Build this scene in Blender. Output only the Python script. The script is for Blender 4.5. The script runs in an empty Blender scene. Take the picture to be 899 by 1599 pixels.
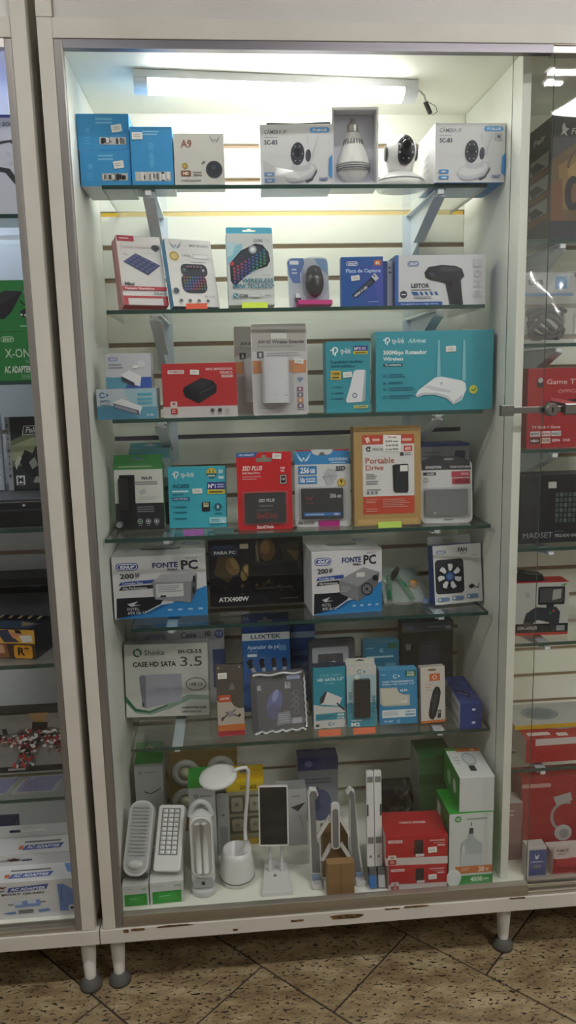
import bpy, bmesh, math, random
from mathutils import Vector, Matrix, Euler
random.seed(7)
sc = bpy.context.scene
COL = sc.collection
PI = math.pi
rad = math.radians

# ------------------------------------------------------------------ camera
FPX = 1180.0
cd = bpy.data.cameras.new('camera'); cam = bpy.data.objects.new('camera', cd); COL.objects.link(cam)
cd.sensor_fit = 'VERTICAL'; cd.sensor_height = 36.0; cd.lens = 36.0 * FPX / 1599.0
cd.clip_start = 0.02; cd.clip_end = 60
pitch, yaw, roll = 0.1741, 0.0793, -0.0237
fw = Vector((math.sin(yaw)*math.cos(pitch), math.cos(yaw)*math.cos(pitch), -math.sin(pitch)))
r0 = Vector((math.cos(yaw), -math.sin(yaw), 0))
u0 = r0.cross(fw)
rr = r0*math.cos(roll) + u0*math.sin(roll)
uu = u0*math.cos(roll) - r0*math.sin(roll)
cam.matrix_world = Matrix(((rr.x, uu.x, -fw.x, 0.2623), (rr.y, uu.y, -fw.y, -1.4907), (rr.z, uu.z, -fw.z, 1.3414), (0, 0, 0, 1)))
sc.camera = cam

# ------------------------------------------------------------------ world, exposure
w = bpy.data.worlds.new('world'); sc.world = w; w.use_nodes = True
w.node_tree.nodes['Background'].inputs[0].default_value = (0.8, 0.85, 1.0, 1)
w.node_tree.nodes['Background'].inputs[1].default_value = 0.25
sc.view_settings.view_transform = 'Standard'
sc.view_settings.look = 'None'
sc.view_settings.exposure = 0.46
sc.view_settings.gamma = 1.0
sc.view_settings.use_curve_mapping = False
sc.cycles.transparent_max_bounces = 40
sc.cycles.max_bounces = 14
sc.cycles.diffuse_bounces = 8
LAMP_MAIN = 21.0       # LED batten inside the lit bay
LAMP_SIDE = 22.0       # LED batten of the neighbouring cabinet
SHOP_TUBE = 19.5        # shop ceiling tubes

# ------------------------------------------------------------------ materials
def lin(c):
    return c/12.92 if c <= 0.04045 else ((c+0.055)/1.055)**2.4
def hx(s):
    s = s.lstrip('#')
    return tuple(lin(int(s[i:i+2], 16)/255) for i in (0, 2, 4))
MATS = {}
def mat(key, col=None, rough=0.5, metal=0.0, emit=None, spec=0.5, coat=0.0):
    if key in MATS: return MATS[key]
    m = bpy.data.materials.new(key); m.use_nodes = True
    b = m.node_tree.nodes['Principled BSDF']
    c = hx(col) if isinstance(col, str) else (col or (0.8, 0.8, 0.8))
    b.inputs['Base Color'].default_value = (*c, 1)
    b.inputs['Roughness'].default_value = rough
    b.inputs['Metallic'].default_value = metal
    b.inputs['Specular IOR Level'].default_value = spec
    b.inputs['Coat Weight'].default_value = coat
    if emit:
        b.inputs['Emission Color'].default_value = (*emit[0], 1)
        b.inputs['Emission Strength'].default_value = emit[1]
    MATS[key] = m
    return m
def ink(col):                     # printed card stock
    return mat('print_' + col.lstrip('#'), col, 0.42, spec=0.35)
def plastic(col, rough=0.32):
    return mat('plastic_%s_%d' % (col.lstrip('#'), int(rough*100)), col, rough)
def noisy(key, c1, c2, scale, rough=0.5, metal=0.0, detail=4, bump=0.0, stretch=None, lo=0.35, hi=0.65):
    if key in MATS: return MATS[key]
    m = bpy.data.materials.new(key); m.use_nodes = True
    nt = m.node_tree; b = nt.nodes['Principled BSDF']
    tc = nt.nodes.new('ShaderNodeTexCoord'); no = nt.nodes.new('ShaderNodeTexNoise'); cr = nt.nodes.new('ShaderNodeValToRGB')
    mp = nt.nodes.new('ShaderNodeMapping')
    if stretch: mp.inputs['Scale'].default_value = stretch
    nt.links.new(tc.outputs['Object'], mp.inputs[0]); nt.links.new(mp.outputs[0], no.inputs['Vector'])
    no.inputs['Scale'].default_value = scale; no.inputs['Detail'].default_value = detail
    cr.color_ramp.elements[0].position = lo; cr.color_ramp.elements[1].position = hi
    cr.color_ramp.elements[0].color = (*hx(c1), 1); cr.color_ramp.elements[1].color = (*hx(c2), 1)
    nt.links.new(no.outputs['Fac'], cr.inputs[0]); nt.links.new(cr.outputs[0], b.inputs['Base Color'])
    b.inputs['Roughness'].default_value = rough; b.inputs['Metallic'].default_value = metal
    if bump:
        bp = nt.nodes.new('ShaderNodeBump'); bp.inputs['Strength'].default_value = bump; bp.inputs['Distance'].default_value = 0.002
        nt.links.new(no.outputs['Fac'], bp.inputs['Height']); nt.links.new(bp.outputs[0], b.inputs['Normal'])
    MATS[key] = m
    return m
def clear(key, tint=(1, 1, 1), gloss=0.5, rough=0.02, haze=0.0, ior=1.45):
    if key in MATS: return MATS[key]
    m = bpy.data.materials.new(key); m.use_nodes = True
    nt = m.node_tree; nt.nodes.clear()
    out = nt.nodes.new('ShaderNodeOutputMaterial'); mx = nt.nodes.new('ShaderNodeMixShader')
    tr = nt.nodes.new('ShaderNodeBsdfTransparent'); gl = nt.nodes.new('ShaderNodeBsdfGlossy'); fr = nt.nodes.new('ShaderNodeFresnel')
    ml = nt.nodes.new('ShaderNodeMath'); ml.operation = 'MULTIPLY'; ml.inputs[1].default_value = gloss; ml.use_clamp = True
    ge = nt.nodes.new('ShaderNodeNewGeometry'); mi = nt.nodes.new('ShaderNodeMix'); mi.data_type = 'FLOAT'   # same reflectance on both sides of the sheet
    mi.inputs['A'].default_value = ior; mi.inputs['B'].default_value = 1/ior
    nt.links.new(ge.outputs['Backfacing'], mi.inputs['Factor']); nt.links.new(mi.outputs['Result'], fr.inputs['IOR'])
    tr.inputs[0].default_value = (*tint, 1); gl.inputs['Roughness'].default_value = rough; gl.inputs[0].default_value = (1, 1, 1, 1)
    nt.links.new(fr.outputs[0], ml.inputs[0]); nt.links.new(ml.outputs[0], mx.inputs[0])
    nt.links.new(gl.outputs[0], mx.inputs[2])
    if haze > 0:
        df = nt.nodes.new('ShaderNodeBsdfDiffuse'); m2 = nt.nodes.new('ShaderNodeMixShader'); m2.inputs[0].default_value = haze
        df.inputs[0].default_value = (0.8, 0.8, 0.8, 1)
        nt.links.new(tr.outputs[0], m2.inputs[1]); nt.links.new(df.outputs[0], m2.inputs[2]); nt.links.new(m2.outputs[0], mx.inputs[1])
    else:
        nt.links.new(tr.outputs[0], mx.inputs[1])
    nt.links.new(mx.outputs[0], out.inputs[0])
    MATS[key] = m
    return m
def granite():
    m = bpy.data.materials.new('granite'); m.use_nodes = True
    nt = m.node_tree; b = nt.nodes['Principled BSDF']; L = nt.links.new
    tc = nt.nodes.new('ShaderNodeNewGeometry'); oi = nt.nodes.new('ShaderNodeObjectInfo')
    ad = nt.nodes.new('ShaderNodeVectorMath'); ad.operation = 'ADD'
    sc_ = nt.nodes.new('ShaderNodeVectorMath'); sc_.operation = 'SCALE'; sc_.inputs[3].default_value = 9.0
    cb = nt.nodes.new('ShaderNodeCombineXYZ'); L(oi.outputs['Random'], cb.inputs[0]); L(oi.outputs['Random'], cb.inputs[1])
    L(cb.outputs[0], sc_.inputs[0]); L(tc.outputs['Position'], ad.inputs[0]); L(sc_.outputs[0], ad.inputs[1])
    n1 = nt.nodes.new('ShaderNodeTexNoise'); n1.inputs['Scale'].default_value = 14; n1.inputs['Detail'].default_value = 6
    n2 = nt.nodes.new('ShaderNodeTexNoise'); n2.inputs['Scale'].default_value = 105; n2.inputs['Detail'].default_value = 4; n2.inputs['Distortion'].default_value = 0.6
    n3 = nt.nodes.new('ShaderNodeTexNoise'); n3.inputs['Scale'].default_value = 34; n3.inputs['Detail'].default_value = 3
    mpg = nt.nodes.new('ShaderNodeMapping'); mpg.inputs['Scale'].default_value = (0.75, 1.7, 1.0); mpg.inputs['Rotation'].default_value = (0, 0, 0.5); L(ad.outputs[0], mpg.inputs[0])
    for n in (n1, n2, n3): L(mpg.outputs[0], n.inputs['Vector'])
    c1 = nt.nodes.new('ShaderNodeValToRGB'); e = c1.color_ramp.elements
    e[0].position = 0.3; e[0].color = (*hx('#6f5b42'), 1); e[1].position = 0.72; e[1].color = (*hx('#b0a080'), 1)
    k = c1.color_ramp.elements.new(0.5); k.color = (*hx('#917f60'), 1)
    L(n1.outputs['Fac'], c1.inputs[0])
    c2 = nt.nodes.new('ShaderNodeValToRGB'); c2.color_ramp.elements[0].position = 0.565; c2.color_ramp.elements[1].position = 0.63
    L(n2.outputs['Fac'], c2.inputs[0])
    c3 = nt.nodes.new('ShaderNodeValToRGB'); c3.color_ramp.elements[0].position = 0.5; c3.color_ramp.elements[1].position = 0.75
    L(n3.outputs['Fac'], c3.inputs[0])
    m1 = nt.nodes.new('ShaderNodeMixRGB'); m1.inputs[2].default_value = (*hx('#6e5a45'), 1); L(c1.outputs[0], m1.inputs[1])
    ml = nt.nodes.new('ShaderNodeMath'); ml.operation = 'MULTIPLY'; ml.inputs[1].default_value = 0.55; L(c3.outputs[0], ml.inputs[0]); L(ml.outputs[0], m1.inputs[0])
    m2 = nt.nodes.new('ShaderNodeMixRGB'); m2.inputs[2].default_value = (*hx('#2c2722'), 1); L(m1.outputs[0], m2.inputs[1]); L(c2.outputs[0], m2.inputs[0])
    L(m2.outputs[0], b.inputs['Base Color']); b.inputs['Roughness'].default_value = 0.38
    return m

M_CAB = noisy('cabinet_paint', '#c6c2b8', '#cfcbc2', 6, 0.42, bump=0.03)
M_IN = noisy('interior_laminate', '#ecece0', '#f0f0e6', 3, 0.55)
M_IN_SIDE = noisy('interior_side_laminate', '#e9eae2', '#edeee6', 3, 0.5)
M_SLOT = mat('slot_brown', '#a8937e', 0.7)  # brown of the backing board between the slats
M_YEL = mat('yellow_profile', '#d9b338', 0.45)
M_VIO = mat('violet_profile', '#5a5068', 0.5)
M_ALU = noisy('brushed_aluminium', '#817d79', '#96928d', 40, 0.42, metal=0.55, stretch=(1, 1, 0.04))
M_ALUH = noisy('brushed_aluminium_rail', '#a39d92', '#bdb7ab', 40, 0.36, metal=0.8, stretch=(0.04, 1, 1))
M_GLASS = clear('window_glass', (0.985, 0.99, 0.985), 1.0, 0.0)
M_SHELF = clear('shelf_glass', (0.945, 0.962, 0.95), 1.0, 0.0)
M_EDGE = mat('shelf_glass_edge', '#2f4a44', 0.15)
M_BRK = mat('bracket_enamel', '#cfd8e2', 0.35)
M_PLAS = clear('clear_plastic', (0.97, 0.97, 0.98), 0.9, 0.05, 0.04)
M_BAG = clear('bag_film', (0.93, 0.94, 0.94), 2.0, 0.12, 0.16)
M_GRAN = granite()

# ------------------------------------------------------------------ mesh builder
class MB:
    def __init__(s): s.v = []; s.f = []; s.m = []; s.mats = []; s.sm = []
    def mi(s, m):
        if m not in s.mats: s.mats.append(m)
        return s.mats.index(m)
    def add(s, vs, fs, m, smooth=False):
        o = len(s.v); s.v += [tuple(v) for v in vs]; k = s.mi(m)
        for f in fs: s.f.append(tuple(i+o for i in f)); s.m.append(k); s.sm.append(smooth)
        return s
    def box(s, a, b, m, ms=None):          # ms: dict of faces front back left right top bottom
        x0, y0, z0 = a; x1, y1, z1 = b
        vs = [(x0,y0,z0),(x1,y0,z0),(x1,y1,z0),(x0,y1,z0),(x0,y0,z1),(x1,y0,z1),(x1,y1,z1),(x0,y1,z1)]
        fs = dict(front=(0,1,5,4), right=(1,2,6,5), back=(2,3,7,6), left=(3,0,4,7), top=(4,5,6,7), bottom=(3,2,1,0))
        o = len(s.v); s.v += vs
        for k, f in fs.items():
            s.f.append(tuple(i+o for i in f)); s.m.append(s.mi((ms or {}).get(k, m))); s.sm.append(False)
        return s
    def prism(s, pts, y0, y1, m, ax='y'):  # outline in xz, extruded along y (ax='x': outline in yz, along x; 'z': in xy)
        n = len(pts)
        P = {'y': lambda p, t: (p[0], t, p[1]), 'x': lambda p, t: (t, p[0], p[1]), 'z': lambda p, t: (p[0], p[1], t)}[ax]
        vs = [P(p, y0) for p in pts] + [P(p, y1) for p in pts]
        fs = [tuple(range(n)), tuple(reversed(range(n, 2*n)))] + [(i, i+n, (i+1) % n+n, (i+1) % n) for i in range(n)]
        return s.add(vs, fs, m)
    def lathe(s, prof, m, n=28, c=(0, 0, 0), axis='z', sx=1, sy=1):
        vs = []; fs = []
        for r, h in prof:
            for i in range(n):
                a = 2*PI*i/n; p = (r*math.cos(a)*sx, r*math.sin(a)*sy, h)
                if axis == 'y': p = (p[0], p[2], p[1])
                if axis == 'x': p = (p[2], p[0], p[1])
                vs.append((p[0]+c[0], p[1]+c[1], p[2]+c[2]))
        for j in range(len(prof)-1):
            for i in range(n): fs.append((j*n+i, j*n+(i+1) % n, (j+1)*n+(i+1) % n, (j+1)*n+i))
        s.add(vs, fs, m, True)
        caps = [tuple(reversed(range(n))), tuple(range((len(prof)-1)*n, len(prof)*n))]
        o = len(s.v)-len(vs); k = s.mi(m)
        for f in caps: s.f.append(tuple(i+o for i in f)); s.m.append(k); s.sm.append(False)
        return s
    def ell(s, c, r, m, n=20, k=12):
        vs = []; fs = []
        for j in range(k+1):
            t = PI*j/k
            for i in range(n):
                a = 2*PI*i/n; vs.append((c[0]+r[0]*math.sin(t)*math.cos(a), c[1]+r[1]*math.sin(t)*math.sin(a), c[2]+r[2]*math.cos(t)))
        for j in range(k):
            for i in range(n): fs.append((j*n+i, (j+1)*n+i, (j+1)*n+(i+1) % n, j*n+(i+1) % n))
        return s.add(vs, fs, m, True)
    def tube(s, path, r, m, n=8):
        P = [Vector(p) for p in path]; vs = []; fs = []
        rs = r if isinstance(r, (list, tuple)) else [r]*len(P)
        up = Vector((0.13, 0.29, 0.95)).normalized()
        for i, p in enumerate(P):
            t = (P[min(i+1, len(P)-1)]-P[max(i-1, 0)]).normalized()
            a = t.cross(up); a = a.normalized() if a.length > 1e-4 else t.orthogonal().normalized()
            b = t.cross(a)
            for k in range(n):
                an = 2*PI*k/n; vs.append(p + (a*math.cos(an)+b*math.sin(an))*rs[i])
        for i in range(len(P)-1):
            for k in range(n): fs.append((i*n+k, i*n+(k+1) % n, (i+1)*n+(k+1) % n, (i+1)*n+k))
        fs += [tuple(range(n)), tuple(reversed(range((len(P)-1)*n, len(P)*n)))]
        return s.add(vs, fs, m, True)
    def bar(s, a, b, wid, y0, y1, m):      # flat bar in the xz plane from a to b
        ax, az = a; bx, bz = b; dx, dz = bx-ax, bz-az; l = math.hypot(dx, dz); nx, nz = -dz/l*wid/2, dx/l*wid/2
        return s.prism([(ax+nx, az+nz), (ax-nx, az-nz), (bx-nx, bz-nz), (bx+nx, bz+nz)], y0, y1, m)
def rrect(x0, z0, x1, z1, r, n=5):
    pts = []
    for cx, cz, a0 in ((x1-r, z0+r, -PI/2), (x1-r, z1-r, 0), (x0+r, z1-r, PI/2), (x0+r, z0+r, PI)):
        for i in range(n+1):
            a = a0 + PI/2*i/n; pts.append((cx+r*math.cos(a), cz+r*math.sin(a)))
    return pts
def slot_plate(x0, z0, x1, z1, cx, cz, sw, sh, r=0.002):   # plate outline with a hanging slot cut in it
    out = rrect(x0, z0, x1, z1, r, 3)
    hole = [(cx-sw, cz-sh), (cx+sw, cz-sh), (cx+sw, cz+sh), (cx+sw*.35, cz+sh), (cx+sw*.25, cz+sh*2.4), (cx-sw*.25, cz+sh*2.4), (cx-sw*.35, cz+sh), (cx-sw, cz+sh)]
    i = min(range(len(out)), key=lambda k: abs(out[k][0]-cx)+abs(out[k][1]-z0))
    out = out[i:]+out[:i]
    return [out[0]] + out[1:] + [out[0]] + [hole[0]] + list(reversed(hole[1:])) + [hole[0]]
def build(name, mb, parent=None, loc=(0, 0, 0), rot=(0, 0, 0), bevel=0.0, merge=False):
    me = bpy.data.meshes.new(name); me.from_pydata(mb.v, [], mb.f)
    for m in mb.mats: me.materials.append(m)
    me.polygons.foreach_set('material_index', mb.m); me.polygons.foreach_set('use_smooth', mb.sm)
    me.update()
    o = bpy.data.objects.new(name, me); COL.objects.link(o); o.parent = parent; o.location = loc; o.rotation_euler = rot
    if bevel:
        b = o.modifiers.new('edge', 'BEVEL'); b.width = bevel; b.segments = 2; b.limit_method = 'ANGLE'; b.angle_limit = rad(50)
    return o
def thing(name, label, cat, loc=(0, 0, 0), rot=(0, 0, 0), group=None):
    o = bpy.data.objects.new(name, None); COL.objects.link(o); o.location = loc; o.rotation_euler = rot
    o.empty_display_size = 0.02; o['label'] = label; o['category'] = cat
    if group: o['group'] = group
    return o
def tag(o, label, cat=None, group=None, kind=None):
    if label: o['label'] = label
    if cat: o['category'] = cat
    if group: o['group'] = group
    if kind: o['kind'] = kind
    return o
def structure(name, mb, parent=None, label=None, **k):
    o = build(name, mb, parent, **k)
    if parent is None: o['kind'] = 'structure'
    if label: o['label'] = label
    return o

# ------------------------------------------------------------------ lettering
GLY = {}
def glyph_cache(chars):
    jobs = []
    for bold in (0, 1):
        for c in ['|'] + sorted(set(chars)):
            if c == ' ': continue
            cu = bpy.data.curves.new('glyph', 'FONT'); cu.body = c + ('|' if c != '|' else ''); cu.size = 1.0
            cu.resolution_u = 2; cu.fill_mode = 'FRONT'; cu.offset = 0.032 if bold else 0.004
            o = bpy.data.objects.new('glyph', cu); COL.objects.link(o); jobs.append((c, bold, o))
    dg = bpy.context.evaluated_depsgraph_get(); dg.update()
    pipe = {}
    for c, bold, o in jobs:
        ev = o.evaluated_get(dg); me = ev.to_mesh()
        vs = [(v.co.x, v.co.y) for v in me.vertices]; fs = [tuple(p.vertices) for p in me.polygons]
        if c == '|':
            pipe[bold] = (min(v[0] for v in vs), max(v[0] for v in vs)); GLY[(c, bold)] = (vs, fs, 0.3)
        else:
            mx = max(v[0] for v in vs); adv = mx - pipe[bold][1]; cut = mx - (pipe[bold][1]-pipe[bold][0]) - 1e-4
            keep = {}; nv = []; nf = []
            for f in fs:
                if all(vs[i][0] >= cut for i in f): continue
                g = []
                for i in f:
                    if i not in keep: keep[i] = len(nv); nv.append(vs[i])
                    g.append(keep[i])
                nf.append(tuple(g))
            GLY[(c, bold)] = (nv, nf, adv)
        ev.to_mesh_clear()
    for c, bold, o in jobs:
        cu = o.data; bpy.data.objects.remove(o); bpy.data.curves.remove(cu)
CAP = 0.70
glyph_cache("ABCDEFGHIJKLMNOPQRSTUVWXYZabcdefghijklmnopqrstuvwxyz0123456789-+.,/%|()º°ÂÁÃÇÉÓãáâçéíóõ:*&'\"")

class Face:
    def __init__(s, art, let, O, U, V, N, w, h):
        s.a, s.t, s.O, s.U, s.V, s.N, s.w, s.h, s.l = art, let, Vector(O), Vector(U), Vector(V), Vector(N), w, h, 2
    def p(s, u, v, l=None): return s.O + s.U*(u*s.w) + s.V*((1-v)*s.h) + s.N*(0.00007*(s.l if l is None else l))
    def poly(s, pts, col):
        s.l += 1; s.a.add([s.p(u, v) for u, v in pts], [tuple(range(len(pts)))], ink(col)); return s
    def rect(s, u0, v0, u1, v1, col): return s.poly([(u0, v1), (u1, v1), (u1, v0), (u0, v0)], col)
    def rr(s, u0, v0, u1, v1, col, r=0.5):
        R = r*min((u1-u0)*s.w, (v1-v0)*s.h)
        return s.poly([(x/s.w, z/s.h) for x, z in rrect(u0*s.w, v0*s.h, u1*s.w, v1*s.h, R*0.999)], col)
    def ell(s, cu, cv, ru, rv, col, a0=0, a1=360, n=22, rot=0):
        pts = []
        for i in range(n+1 if a1-a0 < 360 else n):
            a = rad(a0+(a1-a0)*i/n); x, y = ru*s.w*math.cos(a), rv*s.h*math.sin(a); c, d = math.cos(rad(rot)), math.sin(rad(rot))
            pts.append((cu+(x*c-y*d)/s.w, cv+(x*d+y*c)/s.h))
        return s.poly(pts, col)
    def circ(s, cu, cv, r, col, **k): return s.ell(cu, cv, r, r*s.w/s.h, col, **k)
    def ring(s, cu, cv, r, t, col, a0=0, a1=360, n=24):
        s.l += 1; vs = []; fs = []
        for i in range(n+1):
            a = rad(a0+(a1-a0)*i/n)
            for q in (r-t, r): vs.append(s.p(cu+q*math.cos(a), cv+q*math.sin(a)*s.w/s.h))
        for i in range(n): fs.append((2*i, 2*i+1, 2*i+3, 2*i+2))
        s.a.add(vs, fs, ink(col)); return s
    def line(s, pts, wd, col):           # wd as a share of the face width
        for (a, b), (c, d) in zip(pts, pts[1:]):
            x, y = (c-a)*s.w, (d-b)*s.h; l = math.hypot(x, y) or 1; nx, ny = -y/l*wd*s.w/2, x/l*wd*s.w/2
            s.poly([(a+nx/s.w, b+ny/s.h), (a-nx/s.w, b-ny/s.h), (c-nx/s.w, d-ny/s.h), (c+nx/s.w, d+ny/s.h)], col)
        return s
    def bars(s, u0, v0, u1, v1, n, col, fill=0.45, jag=0.3):
        for i in range(n):
            a = v0+(v1-v0)*(i+0.2)/n; b = a+(v1-v0)/n*fill
            s.rect(u0, a, u1-(u1-u0)*random.random()*jag, b, col)
        return s
    def text(s, t, u0, v0, u1, v1, col, bold=1, slant=0.0, rot=0.0):
        s.l += 1; x = 0; items = []
        for c in t:
            if c == ' ': x += 0.3; continue
            g = GLY[(c, bold)]; items.append((g, x)); x += g[2]
        lo = min(min(v[0] for v in g[0])+q for g, q in items); hi = max(max(v[0] for v in g[0])+q for g, q in items)
        W, H = (u1-u0)*s.w, (v1-v0)*s.h; kx = W/(hi-lo); ky = H/CAP
        base = s.p(u0, v1); U = s.U; V = s.V
        if rot: c, d = math.cos(rad(rot)), math.sin(rad(rot)); U, V = s.U*c+s.V*d, s.V*c-s.U*d
        for g, q in items:
            s.t.add([base + U*((v[0]+q-lo)*kx + slant*v[1]*ky) + V*(v[1]*ky) for v in g[0]], g[1], ink(col))
        return s
class Item:      # a packaged thing: root, its faces, its printing
    def __init__(s, name, label, cat, x, y, z, w, h, d, yaw=0, lean=0, group=None):
        n = Vector((-math.sin(rad(yaw)), math.cos(rad(yaw)), 0))
        B = Vector((x, y, z)) + n*d*math.cos(rad(lean))
        s.root = thing(name, label, cat, B, (-rad(lean), 0, rad(yaw)), group)
        s.w, s.h, s.d = w, h, d; s.art, s.let = MB(), MB()
        a, t = s.art, s.let
        s.F = Face(a, t, (-w/2, -d, 0), (1, 0, 0), (0, 0, 1), (0, -1, 0), w, h)
        s.T = Face(a, t, (-w/2, -d, h), (1, 0, 0), (0, 1, 0), (0, 0, 1), w, d)
        s.L = Face(a, t, (-w/2, 0, 0), (0, -1, 0), (0, 0, 1), (-1, 0, 0), d, h)
        s.R = Face(a, t, (w/2, -d, 0), (0, 1, 0), (0, 0, 1), (1, 0, 0), d, h)
        ITEMS.append(s)
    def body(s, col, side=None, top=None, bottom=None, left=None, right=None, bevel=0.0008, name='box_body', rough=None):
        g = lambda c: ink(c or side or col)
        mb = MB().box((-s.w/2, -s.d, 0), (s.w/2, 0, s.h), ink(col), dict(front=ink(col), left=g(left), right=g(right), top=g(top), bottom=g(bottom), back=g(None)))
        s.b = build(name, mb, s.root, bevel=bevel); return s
    def card(s, col, tabcol=None, tab=0.02, tabw=1.0, slot=True, name='backing_card', th=None, r=0.003):
        th = th or s.d
        mb = MB()
        if slot: mb.prism(slot_plate(-s.w/2, 0, s.w/2, s.h, 0, s.h-tab*0.5, s.w*0.14, tab*0.13, r), -th, 0, ink(col))
        else: mb.prism(rrect(-s.w/2, 0, s.w/2, s.h, r, 4), -th, 0, ink(col))
        s.b = build(name, mb, s.root); s.F.O.y = -th; return s
    def tab(s, col, h, w0=0.0, w1=1.0, y=-0.0006, depth=0.0008):       # hanging tab above the box
        a, b = -s.w/2+w0*s.w, -s.w/2+w1*s.w
        build('hanging_tab', MB().prism(slot_plate(a, s.h-0.002, b, s.h+h, (a+b)/2, s.h+h*0.5, (b-a)*0.14, h*0.12, 0.003), y-depth, y, ink(col)), s.root); return s
    def sticker(s, u0, v0, u1, v1, rot=0, col='#ecebe6', f=None, marks=True):
        f = f or s.F; c = f.p((u0+u1)/2, (v0+v1)/2, 30); U, V, N = f.U, f.V, f.N
        a = rad(rot); U, V = U*math.cos(a)+V*math.sin(a), V*math.cos(a)-U*math.sin(a)
        hw, hh = (u1-u0)*f.w/2, (v1-v0)*f.h/2; mb = MB()
        q = [c-U*hw-V*hh, c+U*hw-V*hh, c+U*hw+V*hh, c-U*hw+V*hh]; k = [p-N*0.0018 for p in q]
        mb.add(q+k, [(0, 1, 2, 3), (4, 7, 6, 5), (0, 4, 5, 1), (1, 5, 6, 2), (2, 6, 7, 3), (3, 7, 4, 0)], ink(col))
        if marks:
            for j in (-0.25, 0.3):
                e = N*0.0002; mb.add([c+e-U*hw*.7+V*hh*(j-.15), c+e+U*hw*.6+V*hh*(j-.15), c+e+U*hw*.6+V*hh*(j+.1), c+e-U*hw*.7+V*hh*(j+.1)], [(0, 1, 2, 3)], ink('#b9b6b2'))
        build('price_sticker', mb, s.root); return s
    def part(s, name, mb, **k): return build(name, mb, s.root, **k)
ITEMS = []
def finish():
    for s in ITEMS:
        if s.art.f: build('printed_artwork', s.art, s.root)
        if s.let.f: build('lettering', s.let, s.root)
# ================================================================== the shop
RX0, RX1, RY0, RY1, RZ = -2.4, 3.6, -3.6, 0.47, 2.75
M_WALL = noisy('shop_wall_paint', '#c9c6bf', '#d2cfc8', 2, 0.6)
floor = structure('floor', MB().box((RX0, RY0, -0.06), (RX1, RY1, -0.0035), mat('grout', '#3b322b', 0.8)), label='dark grout bed under speckled granite floor tiles')
TL = MB().box((-0.2975, -0.1468, -0.02), (0.2975, 0.1468, 0.0), M_GRAN)
tile0 = None
for k in range(-14, 14):
    for n in range(-9, 9):
        u = -0.045 + 0.2985*(k+0.5); v = 0.17 + 0.2075*k + 0.6*(n+0.5) - 0.6*round(0.2075*k/0.6)
        x, y = (u+v)/2**.5, (u-v)/2**.5
        if not (-1.7 < x < 2.6 and -2.2 < y < 0.62): continue
        if tile0 is None: o = tile0 = build('tile', TL, floor, bevel=0.0012)
        else: o = tile0.copy(); COL.objects.link(o)
        o.parent = floor; o.location = (x, y, random.uniform(-0.0006, 0)); o.rotation_euler = (0, 0, -PI/4)
structure('wall_back', MB().box((RX0, RY1+0.001, 0), (RX1, RY1+0.1, RZ), M_WALL))
structure('wall_left', MB().box((RX0-0.1, RY0, 0), (RX0, RY1, RZ), M_WALL))
structure('wall_right', MB().box((RX1, RY0, 0), (RX1+0.1, RY1, RZ), M_WALL))
structure('wall_front', MB().box((RX0, RY0-0.1, 0), (RX1, RY0, RZ), noisy('opposite_wall_paint', '#8e8b86', '#9a978f', 2, 0.6)))
structure('ceiling', MB().box((RX0, RY0, RZ), (RX1, RY1, RZ+0.1), mat('ceiling_white', '#d8d8d4', 0.7)))
def shop_light(x0, x1, y0, y1, label, k=1.0, yaw=0):
    cx, cy = (x0+x1)/2, (y0+y1)/2; a, b = (x1-x0)/2, (y1-y0)/2
    t = thing('ceiling_light', label, 'ceiling light', (cx, cy, RZ), (0, 0, rad(yaw)), 'shop ceiling lights')
    build('housing', MB().box((-a-0.02, -b-0.02, -0.02), (a+0.02, b+0.02, 0), mat('lamp_housing', '#e8e8e8', 0.4)), t)
    build('diffuser', MB().box((-a, -b, -0.032), (a, b, -0.0205), mat('shop_tube_glow', '#ffffff', 0.5, emit=((1.0, 0.985, 0.965), SHOP_TUBE*k))), t)
shop_light(1.83, 3.03, -2.205, -2.172, 'slim ceiling tube over the aisle mirrored in the glass door', 1.6)
shop_light(1.87, 1.95, -2.335, -2.31, 'short ceiling tube mirrored below the long tube in the glass', 1.6)
shop_light(2.12, 2.62, -2.79, -2.38, 'square ceiling panel mirrored at the edge of the glass door', 1.0, -10)
shop_light(-1.5, -0.3, -1.36, -1.24, 'added ceiling light that brightens the front of the neighbouring cabinet', 1.0)  # added out of view to light fascia and posts, kept clear of the reflections
shop_light(0.75, 1.95, -1.36, -1.24, 'added ceiling light that brightens the front of the dark cabinet bay', 1.0)  # second added light, unseen, for the cabinet fronts

# ================================================================== cabinets
CW = 0.86
def leg(parent, x, y):
    l = build('leg', MB().lathe([(0.0125, 0.018), (0.0125, 0.03), (0.0195, 0.146)], mat('leg_paint', '#d9d6d0', 0.4), 18), parent, (x, y, 0))
    build('rubber_foot', MB().lathe([(0.024, 0.0), (0.0245, 0.008), (0.021, 0.017), (0.016, 0.024), (0.013, 0.026)], mat('rubber_grey', '#55534f', 0.7), 20), l)
def rail(name, mb, parent, **k): return build(name, mb, parent, bevel=0.0012, **k)
def back_panel(parent, x0, x1, y, zs, prof, plank=M_IN):
    bp = build('back_panel', MB().box((x0, y+0.010, 0.183), (x1, y+0.016, 1.952), M_SLOT), parent)
    edges = [1.952] + zs + [0.183]
    for i in range(len(edges)-1):
        top = edges[i] - (0.0055 if i else 0); bot = edges[i+1] + (0.0055 if i < len(edges)-2 else 0)
        if top-bot < 0.01: continue
        build('slat', MB().box((x0, y, bot), (x1, y+0.0095, top), plank), bp, bevel=0.0008)
    for z in zs:
        c = prof(z)
        if c: build('slot_profile', MB().box((x0+0.002, y+0.002, z-0.005), (x1-0.002, y+0.0094, z+0.0035), c), bp)
    return bp
SLOT = [1.8822 - 0.0752*i for i in range(23)]
SLOT = [z for z in SLOT if z > 0.2]
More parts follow.
